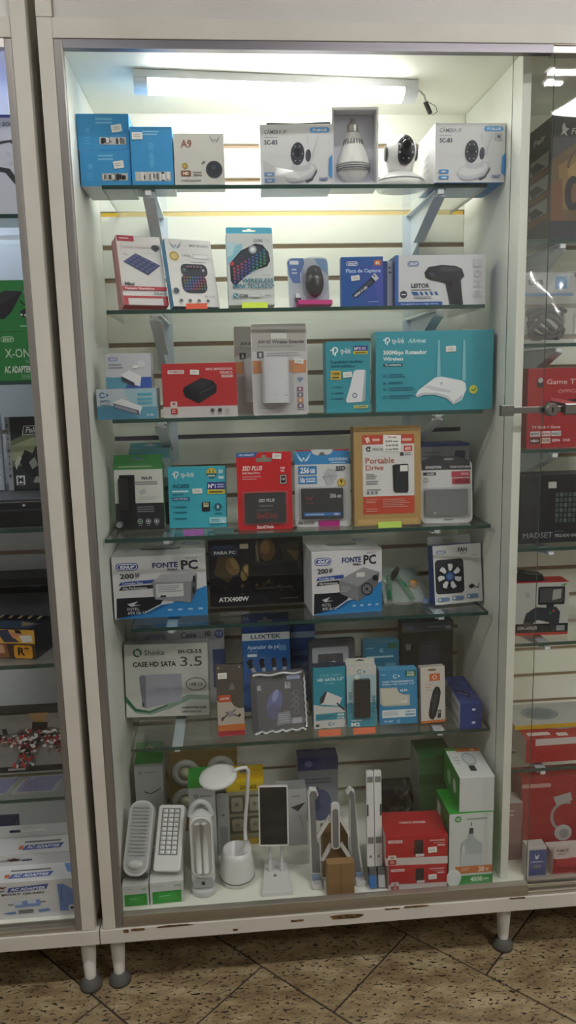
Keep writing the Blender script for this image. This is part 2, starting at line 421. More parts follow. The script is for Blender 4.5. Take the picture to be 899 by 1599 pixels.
def profs(z):
    if abs(z-1.732) < 0.01 or abs(z-1.506) < 0.01: return M_YEL
    if abs(z-1.206) < 0.02: return M_VIO
    return None
main = thing('display_cabinet', 'tall cream glass-fronted display cabinet with lit bay of boxed electronics', 'cabinet')
P = lambda n, mb, **k: build(n, mb, main, **k)
rail('post', MB().box((-0.042, -0.006, 0.177), (-0.0155, 0.03, 1.977), M_CAB), main)
rail('post', MB().box((1.80, -0.006, 0.177), (1.827, 0.03, 1.977), M_CAB), main)
P('side_panel', MB().box((-0.041, 0.0305, 0.184), (-0.012, 0.43, 1.951), M_IN_SIDE))
P('side_panel', MB().box((1.782, 0.0305, 0.184), (1.82, 0.43, 1.951), M_IN_SIDE))
P('partition', MB().box((CW, 0.05, 0.184), (CW+0.018, 0.404, 1.951), M_IN_SIDE), bevel=0.0008)
P('top_panel', MB().box((-0.041, 0.0305, 1.952), (1.82, 0.43, 1.975), M_IN))
P('bottom_panel', MB().box((-0.041, 0.0305, 0.162), (1.82, 0.43, 0.183), M_IN))
back_panel(main, -0.012, CW, 0.405, SLOT, profs)
back_panel(main, CW+0.0005, 1.782, 0.405, SLOT, lambda z: None)
rail('header_rail', MB().box((-0.0155, -0.005, 1.9435), (1.7995, 0.03, 1.977), M_CAB), main)
P('fascia_panel', MB().box((-0.0135, 0.003, 1.9775), (1.80, 0.02, 2.36), noisy('fascia_paint', '#c2bfba', '#c9c6c1', 4, 0.45)))
P('fascia_post', MB().box((-0.042, -0.006, 1.9775), (-0.0145, 0.03, 2.36), M_CAB))
br = rail('bottom_rail', MB().box((-0.0495, -0.008, 0.143), (1.827, 0.0300, 0.1765), M_CAB), main)
rust = noisy('rust', '#3a2415', '#7a5a2c', 160, 0.85)
for x0, x1, z0, z1 in ((0.015, 0.05, 0.1690, 0.1755), (0.07, 0.155, 0.1725, 0.1768), (0.0, 0.012, 0.166, 0.176), (0.365, 0.395, 0.1600, 0.1660), (0.235, 0.25, 0.150, 0.156), (0.445, 0.535, 0.1580, 0.1690), (0.575, 0.61, 0.1715, 0.1762), (0.618, 0.68, 0.1725, 0.1768), (0.86, 0.90, 0.1735, 0.1768)):
    n = 14; pts = []
    for i in range(n):
        a = 2*PI*i/n; k = random.uniform(0.7, 1.05)
        pts.append(((x0+x1)/2+(x1-x0)/2*max(-1, min(1, 1.35*math.cos(a)))*k, (z0+z1)/2+(z1-z0)/2*max(-1, min(1, 1.35*math.sin(a)))*k))
    build('rust_patch', MB().prism(pts, -0.0086, -0.007, rust), br)
for x, y in ((-0.024, 0.05), (0.873, 0.057), (1.78, 0.05), (-0.02, 0.38), (0.873, 0.38), (1.78, 0.38)): leg(main, x, y)
# aluminium runners and the two sliding panes
P('runner', MB().box((-0.0155, -0.004, 0.1768), (1.8, 0.0298, 0.1795), M_ALUH))
P('runner', MB().box((-0.0155, -0.003, 1.9425), (1.8, 0.0298, 1.9433), M_ALUH))
P('runner_rib', MB().box((0.905, 0.006, 0.1795), (1.8, 0.008, 0.196), M_ALUH))
P('runner_rib', MB().box((0.905, -0.003, 0.1795), (1.8, -0.001, 0.184), M_ALUH))
d1 = P('sliding_door', MB().box((-0.002, 0.006, 0.20), (0.9045, 0.010, 1.936), M_GLASS, {k: M_EDGE for k in ('left', 'right', 'top', 'bottom')}))
build('door_stile', MB().box((-0.0152, -0.0055, 0.1797), (0.0, 0.012, 1.9423), M_ALU), d1, bevel=0.0015)
build('bottom_door_rail', MB().box((0.0003, -0.0055, 0.1797), (0.9043, 0.0115, 0.206), M_ALUH), d1, bevel=0.0012)
build('top_door_rail', MB().box((0.0003, -0.0045, 1.928), (0.896, 0.0115, 1.9423), noisy('anodised_track', '#77737a', '#8a868c', 30, 0.4, metal=0.7, stretch=(0.05, 1, 1))), d1)
d2 = P('sliding_door', MB().box((0.829, 0.0172, 0.19), (1.795, 0.0212, 1.94), M_GLASS, {k: M_EDGE for k in ('left', 'right', 'top', 'bottom')}))
build('bottom_door_rail', MB().box((0.905, 0.014, 0.1797), (1.795, 0.0245, 0.204), M_ALUH), d2)
build('top_door_rail', MB().box((0.8965, 0.0, 1.930), (1.795, 0.0245, 1.9423), mat('pale_track', '#c9c2bd', 0.35, 0.4)), d2)
# ratchet lock across the panes
lk = thing('ratchet_lock', 'chrome ratchet lock bar clamped across the two sliding panes', 'lock', (0.82, 0.0136, 1.268))
CH = mat('lock_chrome', '#8d8a86', 0.3, 0.9)
build('lock_bar', MB().box((0.004, -0.001, -0.0065), (0.16, 0.0012, 0.0065), CH), lk, bevel=0.0008)
build('hook', MB().box((0.0, -0.0022, -0.011), (0.027, 0.0022, 0.011), CH).box((0.0, 0.0022, -0.011), (0.0075, 0.0115, 0.011), CH), lk, bevel=0.001)
build('barrel', MB().lathe([(0.0125, 0.003), (0.0135, 0.0), (0.0135, -0.016), (0.0115, -0.0195)], CH, 24, (0.1, 0, 0), 'y'), lk)
build('keyhole', MB().box((0.0985, -0.0205, -0.005), (0.1015, -0.0192, 0.005), mat('keyhole_dark', '#1c1b1a', 0.6)), lk)
build('grip', MB().box((0.128, -0.012, -0.012), (0.165, 0.0, 0.012), CH), lk, bevel=0.003)

# neighbouring cabinet on the other side of the joint
side = thing('display_cabinet', 'cream display cabinet of game goods standing beside the lit cabinet', 'cabinet')
S = lambda n, mb, **k: build(n, mb, side, **k)
M_INB = noisy('cool_laminate', '#dfe1e6', '#e4e6ea', 3, 0.5)
rail('post', MB().box((-0.087, -0.006, 0.177), (-0.0595, 0.03, 2.36), M_CAB), side)
S('side_panel', MB().box((-0.0855, 0.0305, 0.184), (-0.0605, 0.43, 2.36), mat('grey_side_panel', '#d8d4cc', 0.5), dict(left=M_INB)))
S('top_panel', MB().box((-1.0, 0.0305, 1.952), (-0.0865, 0.43, 1.975), M_INB))
S('bottom_panel', MB().box((-1.0, 0.0305, 0.162), (-0.0865, 0.43, 0.183), M_IN))
S('far_side_panel', MB().box((-1.02, -0.006, 0.177), (-1.0005, 0.43, 2.0), M_INB))
back_panel(side, -1.0, -0.0865, 0.405, [z-0.05 for z in SLOT[::2] if z > 0.3], lambda z: None, M_INB)
rail('header_rail', MB().box((-1.0, -0.005, 1.9435), (-0.0875, 0.03, 1.977), M_CAB), side)
S('fascia_panel', MB().box((-1.0, 0.003, 1.9775), (-0.0875, 0.02, 2.36), mat('fascia_white', '#d6d4d0', 0.45)))
rail('bottom_rail', MB().box((-1.02, -0.008, 0.143), (-0.0515, 0.03, 0.1765), M_CAB), side)
S('runner', MB().box((-1.0, -0.004, 0.1768), (-0.0875, 0.0298, 0.1795), M_ALUH))
for yy in (-0.003, 0.009, 0.022): S('runner_rib', MB().box((-1.0, yy, 0.1795), (-0.1, yy+0.003, 0.186), M_ALUH))
ds = S('sliding_door', MB().box((-0.99, 0.006, 0.188), (-0.1, 0.010, 1.936), M_GLASS))
build('door_stile', MB().box((-0.1005, -0.0055, 0.1797), (-0.0872, 0.012, 1.9423), M_ALU), ds, bevel=0.0015)
build('top_door_rail', MB().box((-0.99, -0.0045, 1.928), (-0.1007, 0.0115, 1.9423), mat('pale_track', '#c9c2bd', 0.35, 0.4)), ds)
for x, y in ((-0.087, 0.042), (-0.1, 0.38), (-0.97, 0.05), (-0.97, 0.38)): leg(side, x, y)

# glass shelves and their brackets
S1, S2, S3, S4, S5, S6, S0 = 1.733, 1.4885, 1.266, 1.010, 0.807, 0.522, 0.1832
ORD = ['topmost', 'second', 'third', 'fourth', 'fifth', 'lowest']
def shelf(x0, x1, y0, z, label, group, th=0.008):
    o = build('glass_shelf', MB().box((x0, y0, z-th), (x1, 0.4045, z), M_SHELF, {k: M_EDGE for k in ('front', 'left', 'right')}), None)
    return tag(o, label, 'shelf', group)
BR0 = []; BRS = []
def bracket(x, z, label, group, flip=1):
    t = thing('shelf_bracket', label, 'bracket', (x, 0, z), group=group)
    slim = z < 1.05
    BR = BRS if slim else BR0
    if not BR:
        if slim:
            w_ = MB().box((-0.02, 0.4020, -0.044), (0.02, 0.4045, -0.001), M_BRK)
            a_ = MB().prism([(0.152, -0.001), (0.4015, -0.001), (0.4015, -0.040), (0.385, -0.040), (0.152, -0.010)], -0.001, 0.001, M_BRK, 'x').box((-0.012, 0.15, -0.003), (0.0125, 0.4015, -0.001), M_BRK)
            d_ = MB().prism([(0.153, -0.011), (0.156, -0.009), (0.33, -0.030), (0.329, -0.033)], -0.010, 0.010, M_BRK, 'x')
        else:
            w_ = MB().box((-0.02, 0.4020, -0.112), (0.02, 0.4045, -0.001), M_BRK)
            a_ = MB().prism([(0.152, -0.001), (0.4015, -0.001), (0.4015, -0.095), (0.385, -0.095), (0.152, -0.012)], -0.001, 0.001, M_BRK, 'x').box((-0.012, 0.15, -0.003), (0.0125, 0.4015, -0.001), M_BRK)
            d_ = MB().prism([(0.153, -0.013), (0.156, -0.010), (0.33, -0.072), (0.329, -0.076)], -0.012, 0.012, M_BRK, 'x')
        c_ = MB().box((-0.006, 0.143, -0.010), (0.006, 0.152, 0.000), mat('bracket_cap', '#dfe6ea', 0.3))
        BR.extend([build(n, m, t) for n, m in (('wall_plate', w_), ('arm', a_), ('strut', d_), ('end_cap', c_))])
    else:
        for p in BR:
            o = p.copy(); COL.objects.link(o); o.parent = t
BAY = 'glass shelves in the lit bay'
for i, (z, x0, x1, y0) in enumerate(((S1, 0.033, 0.825, 0.140), (S2, 0.028, 0.822, 0.130), (S3, 0.026, 0.823, 0.130), (S4, -0.006, 0.846, 0.130), (S5, 0.036, 0.845, 0.130), (S6, 0.022, 0.855, 0.130))):
    shelf(x0, x1, y0, z, ORD[i] + ' clear glass shelf of the lit bay with green edge', BAY)
    bracket(0.124, z-0.0085, 'pale bracket near the post under the ' + ORD[i] + ' shelf of the lit bay', 'brackets in the lit bay')
    bracket(0.728 if i < 4 else 0.74, z-0.0085, 'pale bracket near the partition under the ' + ORD[i] + ' shelf of the lit bay', 'brackets in the lit bay')
ORL = ['topmost', 'second', 'third', 'fourth', 'lowest']
LZ = (1.672, 1.351, 1.045, 0.745, 0.432)
for i, z in enumerate(LZ): shelf(-0.97, -0.105, 0.105, z, ORL[i] + ' glass shelf in the neighbouring cabinet of game goods', 'glass shelves in the neighbouring cabinet')
RZS = (1.622, 1.405, 1.174, 0.949, 0.722, 0.405)
for i, z in enumerate(RZS):
    shelf(0.90, 1.74, 0.14, z, ORD[i] + ' glass shelf in the dark bay behind the lock', 'glass shelves in the dark bay')
    bracket(0.995, z-0.0085, 'pale bracket under the ' + ORD[i] + ' shelf of the dark bay', 'brackets in the dark bay')

# LED battens
def batten(x0, x1, y, z, power, col, label, yaw):
    cx = (x0+x1)/2; L = (x1-x0)/2
    t = thing('led_batten', label, 'lamp', (cx, y, z), (0, 0, rad(yaw)))
    build('housing', MB().box((-L, -0.03, -0.016), (L, 0.03, 0), mat('batten_housing', '#d5d9dc', 0.4)), t, bevel=0.002)
    pr = [(0.028*math.cos(rad(a)), -0.016-0.020*math.sin(rad(a))) for a in range(0, 181, 15)]
    gl = mat('batten_glow_%d' % int(power), '#ffffff', 0.4, emit=(col, power))
    build('diffuser', MB().prism(pr, -L+0.028, L-0.03, gl, 'x'), t)
    pc = mat('batten_end_frosted', '#dfe4e6', 0.35)
    for a, b in ((-L, -L+0.0275), (L-0.0295, L)): build('end_cap', MB().prism([(p[0]*1.04, -0.016+(p[1]+0.016)*1.04) for p in pr], a, b, pc, 'x'), t)
    return t
bt = batten(0.103, 0.69, 0.197, 1.9515, LAMP_MAIN, (1.0, 0.985, 0.93), 'glowing white LED batten fixed under the top of the lit bay', 4.5)
wr = build('lead', MB().tube([(0.270, 0, -0.012), (0.300, -0.004, -0.010), (0.318, 0.006, -0.018), (0.325, 0.012, -0.034), (0.333, 0.018, -0.045)], 0.0022, mat('lead_white', '#d8d8d4', 0.4)), bt)
build('plug', MB().tube([(0.322, 0.010, -0.030), (0.336, 0.018, -0.050)], 0.0055, mat('plug_black', '#2b2b2b', 0.5), 6), bt)
build('lead', MB().tube([(0.330, 0.014, -0.028), (0.348, 0.016, -0.036), (0.352, 0.018, -0.046), (0.342, 0.018, -0.052), (0.336, 0.018, -0.050)], 0.0008, mat('lead_grey', '#77766f', 0.5), 5), bt)
batten(1.15, 1.7, 0.2, 1.9515, LAMP_SIDE*0.3, (1.0, 0.97, 0.9), 'added dim LED batten that brightens the upper wall of the dark bay', 0)  # unseen, added to lift the upper back wall of this bay
batten(-0.85, -0.2, 0.2, 1.9515, LAMP_SIDE, (0.80, 0.87, 1.0), 'cool white LED batten under the top of the neighbouring cabinet', 0)
# ================================================================== logos and pictures used on several packages
def pill(F, u0, v0, u1, v1, col='#24479a', ink_='#ffffff', t='KNUP'):
    F.rr(u0, v0, u1, v1, col); w, h = u1-u0, v1-v0
    F.rr(u0+w*.05, v0+h*.12, u1-w*.05, v1-h*.12, ink_); F.rr(u0+w*.08, v0+h*.2, u1-w*.08, v1-h*.2, col)
    F.text(t, u0+w*.2, v0+h*.33, u1-w*.18, v0+h*.7, ink_, 1, 0.2)
def tplink(F, u0, v0, u1, v1, col='#f2f6f6'):
    w, h = u1-u0, v1-v0; r = h*F.h/F.w*0.3
    F.ring(u0+r*1.6, v0+h*.42, r*1.05, r*.42, col, 180, 450); F.line([(u0+r*1.6, v0+h*.42+r*.85*F.w/F.h), (u0+r*1.6, v1)], r*.42, col)
    F.line([(u0, v0+h*.42), (u0+r*1.3, v0+h*.42)], r*.42, col); F.line([(u0+r*.95, v0+h*.42), (u0+r*.95, v0+h*.85)], r*.42, col)
    F.text('tp-link', u0+r*3.4, v0+h*.2, u1, v0+h*.78, col, 0)
def bird(F, cu, cv, r, col):
    for s in (-1, 1):
        for k, (dx, dy) in enumerate(((1.0, -.55), (.85, -.1), (.6, .3))):
            F.poly([(cu+s*r*.12, cv+r*.55*F.w/F.h), (cu+s*r*dx, cv+r*dy*F.w/F.h), (cu+s*r*(dx-.05), cv+r*(dy+.22)*F.w/F.h), (cu+s*r*.1, cv+r*.7*F.w/F.h)], col)
    F.circ(cu, cv+r*.25*F.w/F.h, r*.16, col)
def no1(F, u0, v0, u1, v1):
    m = v0+(v1-v0)*.62
    F.rect(u0, v0, u1, m, '#33388c'); F.rect(u0, m, u1, v1, '#d8c84a'); w = u1-u0; h = m-v0
    F.text('Nº1', u0+w*.06, v0+h*.25, u0+w*.48, v0+h*.8, '#ffffff'); F.bars(u0+w*.56, v0+h*.2, u1-w*.05, v0+h*.85, 2, '#d8d8ee'); F.bars(u0+w*.1, m+(v1-m)*.2, u1-w*.1, v1, 1, '#6a6430', .5, .1)
def ptz_picture(F, cu, cv, k):        # pan-tilt camera picture
    P_ = lambda pts, c: F.poly([(cu+x*k, cv+y*k*F.w/F.h) for x, y in pts], c)
    E_ = lambda x, y, a, b, c, rot=0, **q: F.ell(cu+x*k, cv+y*k*F.w/F.h, a*k, b*k*F.w/F.h, c, rot=rot, **q)
    P_([(.3, -.95), (.36, -.96), (.44, -.3), (.36, -.3)], '#c6c9d0'); P_([(.78, -.95), (.84, -.9), (.58, -.1), (.5, -.15)], '#c6c9d0')
    E_(.04, .66, .72, .33, '#9da0aa', -14); E_(.0, .56, .76, .34, '#c3c5cc', -14); E_(-.02, .52, .66, .26, '#d9dade', -14)
    P_([(.2, .92), (.5, .80), (.72, .42), (.74, .52), (.54, .88), (.3, 1.0)], '#4c4f5a')
    P_([(-.32, .0), (.42, -.05), (.46, .42), (.1, .52), (-.38, .48)], '#c4c6cd')
    E_(.08, -.2, .46, .5, '#d3d5da'); E_(-.1, -.2, .3, .47, '#3a3d48', 4); E_(-.1, -.25, .14, .18, '#1d1f27'); E_(.36, -.12, .12, .26, '#4a4d59', 4)
    for i in range(6): E_(-.1+.2*math.cos(i*1.047), -.2+.34*math.sin(i*1.047), .025, .03, '#a9adb8')

# ================================================================== top shelf of the lit bay
def bluebox(label, x, y, z, w, h, d, yaw, tall):
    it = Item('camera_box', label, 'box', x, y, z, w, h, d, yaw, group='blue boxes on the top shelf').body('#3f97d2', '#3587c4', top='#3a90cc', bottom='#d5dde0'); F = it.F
    if tall:
        F.bars(.3, .06, .72, .16, 2, '#8cc4e6', .5, .2); F.rr(.42, .27, .56, .42, '#58a6da'); F.rr(.44, .44, .55, .7, '#58a6da'); it.sticker(.05, .1, .3, .22, 0)
        a, b, v0, v1 = .08, .93, .77, .93
    else:
        F.bars(.36, .1, .72, .3, 2, '#7fbde4', .5, .2); F.circ(.2, .45, .05, '#5aa8dc'); F.bars(.13, .62, .27, .85, 3, '#5aa8dc'); it.sticker(.66, .3, .86, .5, 8)
        a, b, v0, v1 = .42, .93, .64, .84
    F.rect(a, v0, b, v1, '#c9c8c6')
    for i in range(16):
        u = a+(b-a)*random.random()*.92; s = random.uniform(.02, .06); F.rect(u, v0+(v1-v0)*random.random()*.4, u+s, v1-(v1-v0)*random.random()*.3, random.choice(['#4a4a50', '#8b7a70', '#e9e9e9', '#6f7680', '#2f3036']))
bluebox('bright blue camera box lying lowest in its pair, under its twin', 0.0415, 0.150, S1, 0.101, 0.068, 0.12, -1, False)
bluebox('bright blue camera box stacked on top of its twin', 0.0405, 0.153, S1+0.0685, 0.103, 0.069, 0.12, 0, False)
bluebox('bright blue camera box standing upright beside the stacked pair', 0.1355, 0.141, S1, 0.083, 0.110, 0.10, 0, True)
it = Item('mini_camera_box', 'pale grey mini camera box with dark round lens picture', 'box', 0.2295, 0.142, S1, 0.101, 0.098, 0.06).body('#d3d1cb', '#c9c6be'); F = it.F
F.text('A9', .14, .13, .36, .27, '#96675c', 1); bird(F, .82, .1, .11, '#8f9196'); F.circ(.79, .7, .165, '#40454f'); F.circ(.79, .69, .12, '#353a44'); F.circ(.78, .66, .05, '#4b505b')
F.ring(.6, .6, .06, .015, '#6d6e74', 180, 290); F.ring(.6, .6, .035, .012, '#6d6e74', 180, 290)
F.circ(.21, .63, .055, '#a88b45'); F.circ(.21, .63, .035, '#c9ab5c'); F.rr(.13, .72, .32, .83, '#8a5636', .15); F.text('HD', .17, .745, .28, .805, '#ffffff'); F.bars(.38, .73, .55, .84, 2, '#8c8a84'); F.bars(.13, .89, .6, .94, 1, '#a5a29b', .5)
def ipcam(label, x, y, w, h, d, yaw):
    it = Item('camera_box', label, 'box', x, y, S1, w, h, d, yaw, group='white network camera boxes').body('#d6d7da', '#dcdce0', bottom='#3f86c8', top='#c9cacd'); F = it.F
    F.text('CÂMERA IP', .06, .09, .37, .155, '#6d7079', 0); F.bars(.06, .2, .28, .225, 1, '#aaacb3'); F.text('SC-83', .06, .255, .24, .325, '#4e5160', 1)
    F.rr(.69, .055, .97, .14, '#5a9bd6'); F.text('IT-BLUE', .735, .078, .93, .118, '#e8f2fa', 1)
    ptz_picture(F, .55, .56, .32)
    for v in (.78, .88): F.rr(.05, v, .19, v+.065, '#4d90cf', .3); F.bars(.09, v+.018, .17, v+.055, 1, '#dcebf7', .6)
    F.text('3MP', .81, .87, .94, .93, '#8a94ba', 1); F.poly([(1, .5), (.955, .56), (.945, .84), (1, .9)], '#4a8fd0')
    return it
a = ipcam('white camera box with crumpled film, beside the pale grey mini camera box', 0.427, 0.150, 0.147, 0.118, 0.10, -2)
a.part('torn_film', MB().add([(-.066, -.1012, .002), (-.02, -.106, .001), (.01, -.103, .012), (-.005, -.1025, .028), (-.04, -.105, .034), (-.068, -.1015, .05), (-.045, -.108, .018)], [(0, 1, 6), (1, 2, 6), (2, 3, 6), (3, 4, 6), (4, 5, 6), (5, 0, 6)], M_BAG))
a.part('torn_film', MB().add([(-.06, -.1, .1175), (-.058, -.101, .121), (.0, -.1, .1195), (.07, -.101, .1215), (.072, -.1, .1178), (.0, -.099, .1182)], [(0, 1, 2, 5), (5, 2, 3, 4)], mat('dark_foil', '#55575c', 0.3)))
b = ipcam('white camera box with blue underside at the partition end', 0.7845, 0.130, 0.147, 0.115, 0.135, 0)
b.L.text('CÂMERA IP', .3, .2, .72, .26, '#c2c2c6', 0, rot=0); b.L.bars(.35, .4, .7, .75, 3, '#c6c7cb'); b.F.rr(.85, .17, .95, .29, '#b9bbc0', .2); b.F.circ(.9, .23, .02, '#5d5f66')
# bulb camera in an open box
it = Item('bulb_camera_box', 'open white box showing a white bulb camera in a grey tray', 'box', 0.5485, 0.148, S1, 0.096, 0.150, 0.075, -2)
w2, h, d = 0.048, 0.150, 0.075; WP = ink('#dadade')
it.part('box_body', MB().box((-w2, -d, 0), (-w2+.004, 0, h), WP).box((w2-.004, -d, 0), (w2, 0, h), WP).box((-w2+.0041, -d, 0), (w2-.0041, 0, .005), WP).box((-w2+.0041, -d, h-.005), (w2-.0041, 0, h), WP).box((-w2+.0041, -.004, .0051), (w2-.0041, 0, h-.0051), WP))
it.part('tray', MB().box((-w2+.0045, -d+.031, .0055), (w2-.0045, -.0045, h-.0055), mat('tray_grey', '#c9cbd8', 0.4)))
it.part('bulb_shell', MB().lathe([(.001, .008), (.012, .0085), (.024, .0155), (.0325, .029), (.0355, .043), (.034, .053), (.028, .069), (.022, .083), (.0185, .096), (.0165, .104), (.0155, .107)], plastic('#e2e2e0', .3), 32, (0, -d+.037, .003)))
for k in range(9):
    a_ = rad(-160+k*17.5); it.part('cooling_slot', MB().tube([(.0195*math.cos(a_), -d+.037+.0195*math.sin(a_), .096), (.0222*math.cos(a_), -d+.037+.0222*math.sin(a_), .0865)], .0011, plastic('#7d7f86', .5), 5))
it.part('screw_base', MB().lathe([(.0125, .107), (.0145, .109), (.0125, .112), (.0145, .115), (.0125, .118), (.0145, .121), (.012, .124), (.0085, .128), (.0085, .133), (.004, .137)], mat('nickel', '#c8c8c4', .3, .6), 24, (0, -d+.037, .003)))
for z_ in (.030, .034, .038, .042):
    it.part('speaker_slot', MB().lathe([(.0361, z_), (.0364, z_+.0009), (.0361, z_+.0018)], plastic('#9a9ca2', .5), 40, (0, -d+.037, .003)))
it.F.O.y = -d+.001; it.F.text('KNUP', .36, .43, .5, .455, '#6d6f76', 1); it.F.O.y = -d-.0
# pan-tilt camera on the shelf
pc = thing('pan_tilt_camera', 'white pan and tilt camera with black oval face', 'camera', (0.6555, 0.205, S1))
WH = plastic('#e0e0de', .28)
build('base', MB().lathe([(.036, 0), (.050, .002), (.0545, .008), (.053, .016), (.046, .026), (.034, .033), (.028, .037), (.001, .0375)], WH, 32, sy=.85), pc)
build('base_seam', MB().lathe([(.0515, .0195), (.0516, .0205), (.0500, .0215)], plastic('#6a6b70', .5), 32, sy=.85), pc)
build('neck', MB().lathe([(.026, .034), (.027, .044), (.030, .056), (.032, .062)], WH, 28, sy=.85), pc)
hd = build('head', MB().ell((0, -.006, .078), (.0335, .033, .034), WH, 28, 18), pc)
build('face_plate', MB().ell((.004, -.026, .077), (.0215, .0165, .030), mat('camera_face', '#23252d', .18), 26, 14), hd)
build('lens', MB().lathe([(.010, 0), (.010, -.0035), (.007, -.005)], mat('lens_glass', '#0c0d12', .08), 20, (.004, -.041, .083), 'y'), hd)
for k in range(8):
    a_ = rad(k*45+22); build('infrared_led', MB().ell((.004+.0145*math.cos(a_), -.0395+.003*abs(math.sin(a_)), .077+.020*math.sin(a_)), (.0019, .0016, .0019), plastic('#d7dade', .2), 10, 6), hd)
for s in (-1, 1): build('pivot_disc', MB().lathe([(.016, 0), (.015, s*.0025), (.001, s*.003)], plastic('#3a3d46', .3), 22, (s*.0315, -.004, .076), 'x'), hd)
build('antenna', MB().tube([(.020, .028, .035), (.024, .034, .112)], [.0035, .0028], WH), pc)

# ================================================================== second shelf
it = Item('keypad_box', 'white and red numeric keypad box leaning on its side of the shelf', 'box', 0.1085, 0.150, S2+.004, 0.094, 0.152, 0.022, 20, 17).body('#dedbd9', '#c98b90', bottom='#b23240'); F = it.F
F.rect(.02, 0, .4, .085, '#b33a4e'); F.bars(.08, .02, .34, .07, 1, '#e7b6bd', .4); F.text('Teclado Numérico', .08, .145, .77, .185, '#b9a0a2', 0); F.ell(.86, .165, .09, .045, '#3b3a44'); F.poly([(.8, .19), (.92, .19), (.86, .23)], '#3b3a44'); F.bars(.6, .24, .8, .26, 1, '#b5b0ae')
F.poly([(.1, .38), (.4, .255), (.93, .42), (.62, .57)], '#3a3f6c'); F.line([(.22, .29), (.12, .26)], .012, '#6f7390')
for i in range(5):
    for j in range(4):
        a0, b0 = (i+.18)/5, (j+.18)/4; a1, b1 = (i+.82)/5, (j+.82)/4
        q = lambda a, b: (.4+(.93-.4)*a-.3*b, .255+.165*a+.125*b)
        F.poly([q(a0, b0), q(a1, b0), q(a1, b1), q(a0, b1)], '#55608f')
F.text('Mini', .07, .675, .28, .72, '#4a4348', 1); F.rect(0, .735, 1, .79, '#b52c3e'); F.text('Teclado Numérico', .05, .748, .72, .778, '#f0d7da', 1); F.text('KA-623', .7, .815, .96, .85, '#6d6668', 1); F.rect(0, .87, 1, 1, '#b23240'); F.rect(.1, .905, .88, 1, '#d5d0cf')
it2 = Item('keypad_box', 'second red-edged keypad box tucked behind the first one', 'box', 0.096, 0.1925, S2, 0.094, 0.153, 0.02, 20, 14).body('#d9cfcd', '#b9777d')
it = Item('mini_keyboard_box', 'white mini keyboard box with coloured keys and blue side', 'box', 0.2125, 0.160, S2, 0.103, 0.149, 0.024, 22, 17).body('#dcdcda', '#5b9cc4', top='#4f9cc8', bottom='#3b5068'); F = it.F
bird(F, .22, .08, .14, '#7f93a8'); F.text('MINI TECLADO', .52, .075, .93, .11, '#777a82', 0); F.circ(.16, .26, .1, '#b79b52'); F.circ(.16, .26, .065, '#d5bd78'); F.text('2.4GHz', .33, .225, .52, .26, '#8d9096', 0)
F.rect(.56, .22, .9, .29, '#b7b9bd'); F.rect(.575, .23, .885, .28, '#e2e2e2'); F.bars(.5, .33, .85, .35, 1, '#9a9ca2')
F.rr(.26, .37, .83, .56, '#2c2f3c', .4); F.rr(.24, .52, .78, .8, '#2a2d3a', .35); F.circ(.33, .46, .04, '#54606e'); F.circ(.74, .46, .045, '#4c4f58'); F.circ(.74, .46, .025, '#9fa7ae')
for i in range(8):
    for j in range(5): F.rr(.29+i*.058, .56+j*.043, .33+i*.058, .587+j*.043, ['#a24a58', '#8a5a4e', '#5e7a50', '#3f6f8f', '#4464a8', '#5a5ea8', '#7a58a0', '#9a506e'][(i+j) % 8], .3)
for i in range(5): F.rr(.38+i*.07, .41, .425+i*.07, .435, '#8c6a70', .3)
F.circ(.09, .78, .06, '#3b4656'); F.text('AL-110', .67, .84, .9, .875, '#7d8088', 0)
for i in range(4): F.rr(.13+i*.19, .9, .2+i*.19, .945, '#5f6770', .4)
it = Item('wireless_keyboard_box', 'teal topped wireless mini keyboard box with hanging tab', 'box', 0.3275, 0.149, S2+.004, 0.097, 0.148, 0.03, 3, 7).body('#d0d6d6', '#b9c4c6', top='#4fb0cc', bottom='#a9b0a8').tab('#55b4cf', .014, y=-.024); F = it.F
F.text('LOONG', .58, .08, .78, .12, '#515a62', 1); F.text('TOY', .82, .08, .94, .12, '#9db4bc', 0); F.poly([(0, .2), (.35, .14), (.3, .3), (0, .45)], '#8cc7d8'); F.poly([(0, .13), (.2, .14), (.12, .3), (0, .33)], '#b7dbe4')
F.poly([(.05, .42), (.3, .24), (.62, .14), (.78, .16), (.9, .26), (.93, .38), (.86, .46), (.55, .52), (.34, .62), (.14, .74), (.06, .66)], '#2c313b'); F.poly([(.08, .42), (.3, .27), (.6, .17), (.77, .19), (.86, .28), (.88, .37), (.82, .43), (.52, .49), (.32, .58), (.15, .68)], '#3a414d')
F.circ(.56, .225, .085, '#aab3bb'); F.circ(.56, .225, .045, '#e6eaec'); F.circ(.1, .42, .045, '#c84a55')
kc = ['#b54a62', '#a0527e', '#6a5aa0', '#4a62ac', '#3f74a8', '#3f8a94', '#489070', '#5a9a5c']
for i in range(9):
    for j in range(5):
        u_, v_ = .12+i*.082, .475+j*.046-i*.031
        if u_ < .86: F.rr(u_, v_, u_+.052, v_+.03, kc[min(7, (i+j)//2+(1 if i > 4 else 0))], .25)
F.text('FT-X9', .74, .575, .9, .605, '#9fb0b6', 0, .2); F.text('WIRESLESS', .28, .635, .97, .69, '#3f7f95', 1, .25); F.text('MINI TECLADO', .1, .71, .97, .765, '#3f7f95', 1, .25)
F.rr(.1, .84, .2, .905, '#4a90a4', .1); F.line([(.11, .85), (.19, .895)], .018, '#dfe9ea'); F.text('IDM', .23, .85, .41, .9, '#5b6670', 1); F.rr(.45, .855, .7, .895, '#a9b2b4', .2); F.rr(.46, .86, .69, .89, '#d9dddd', .2); F.bars(.78, .86, .95, .885, 1, '#8b9698')
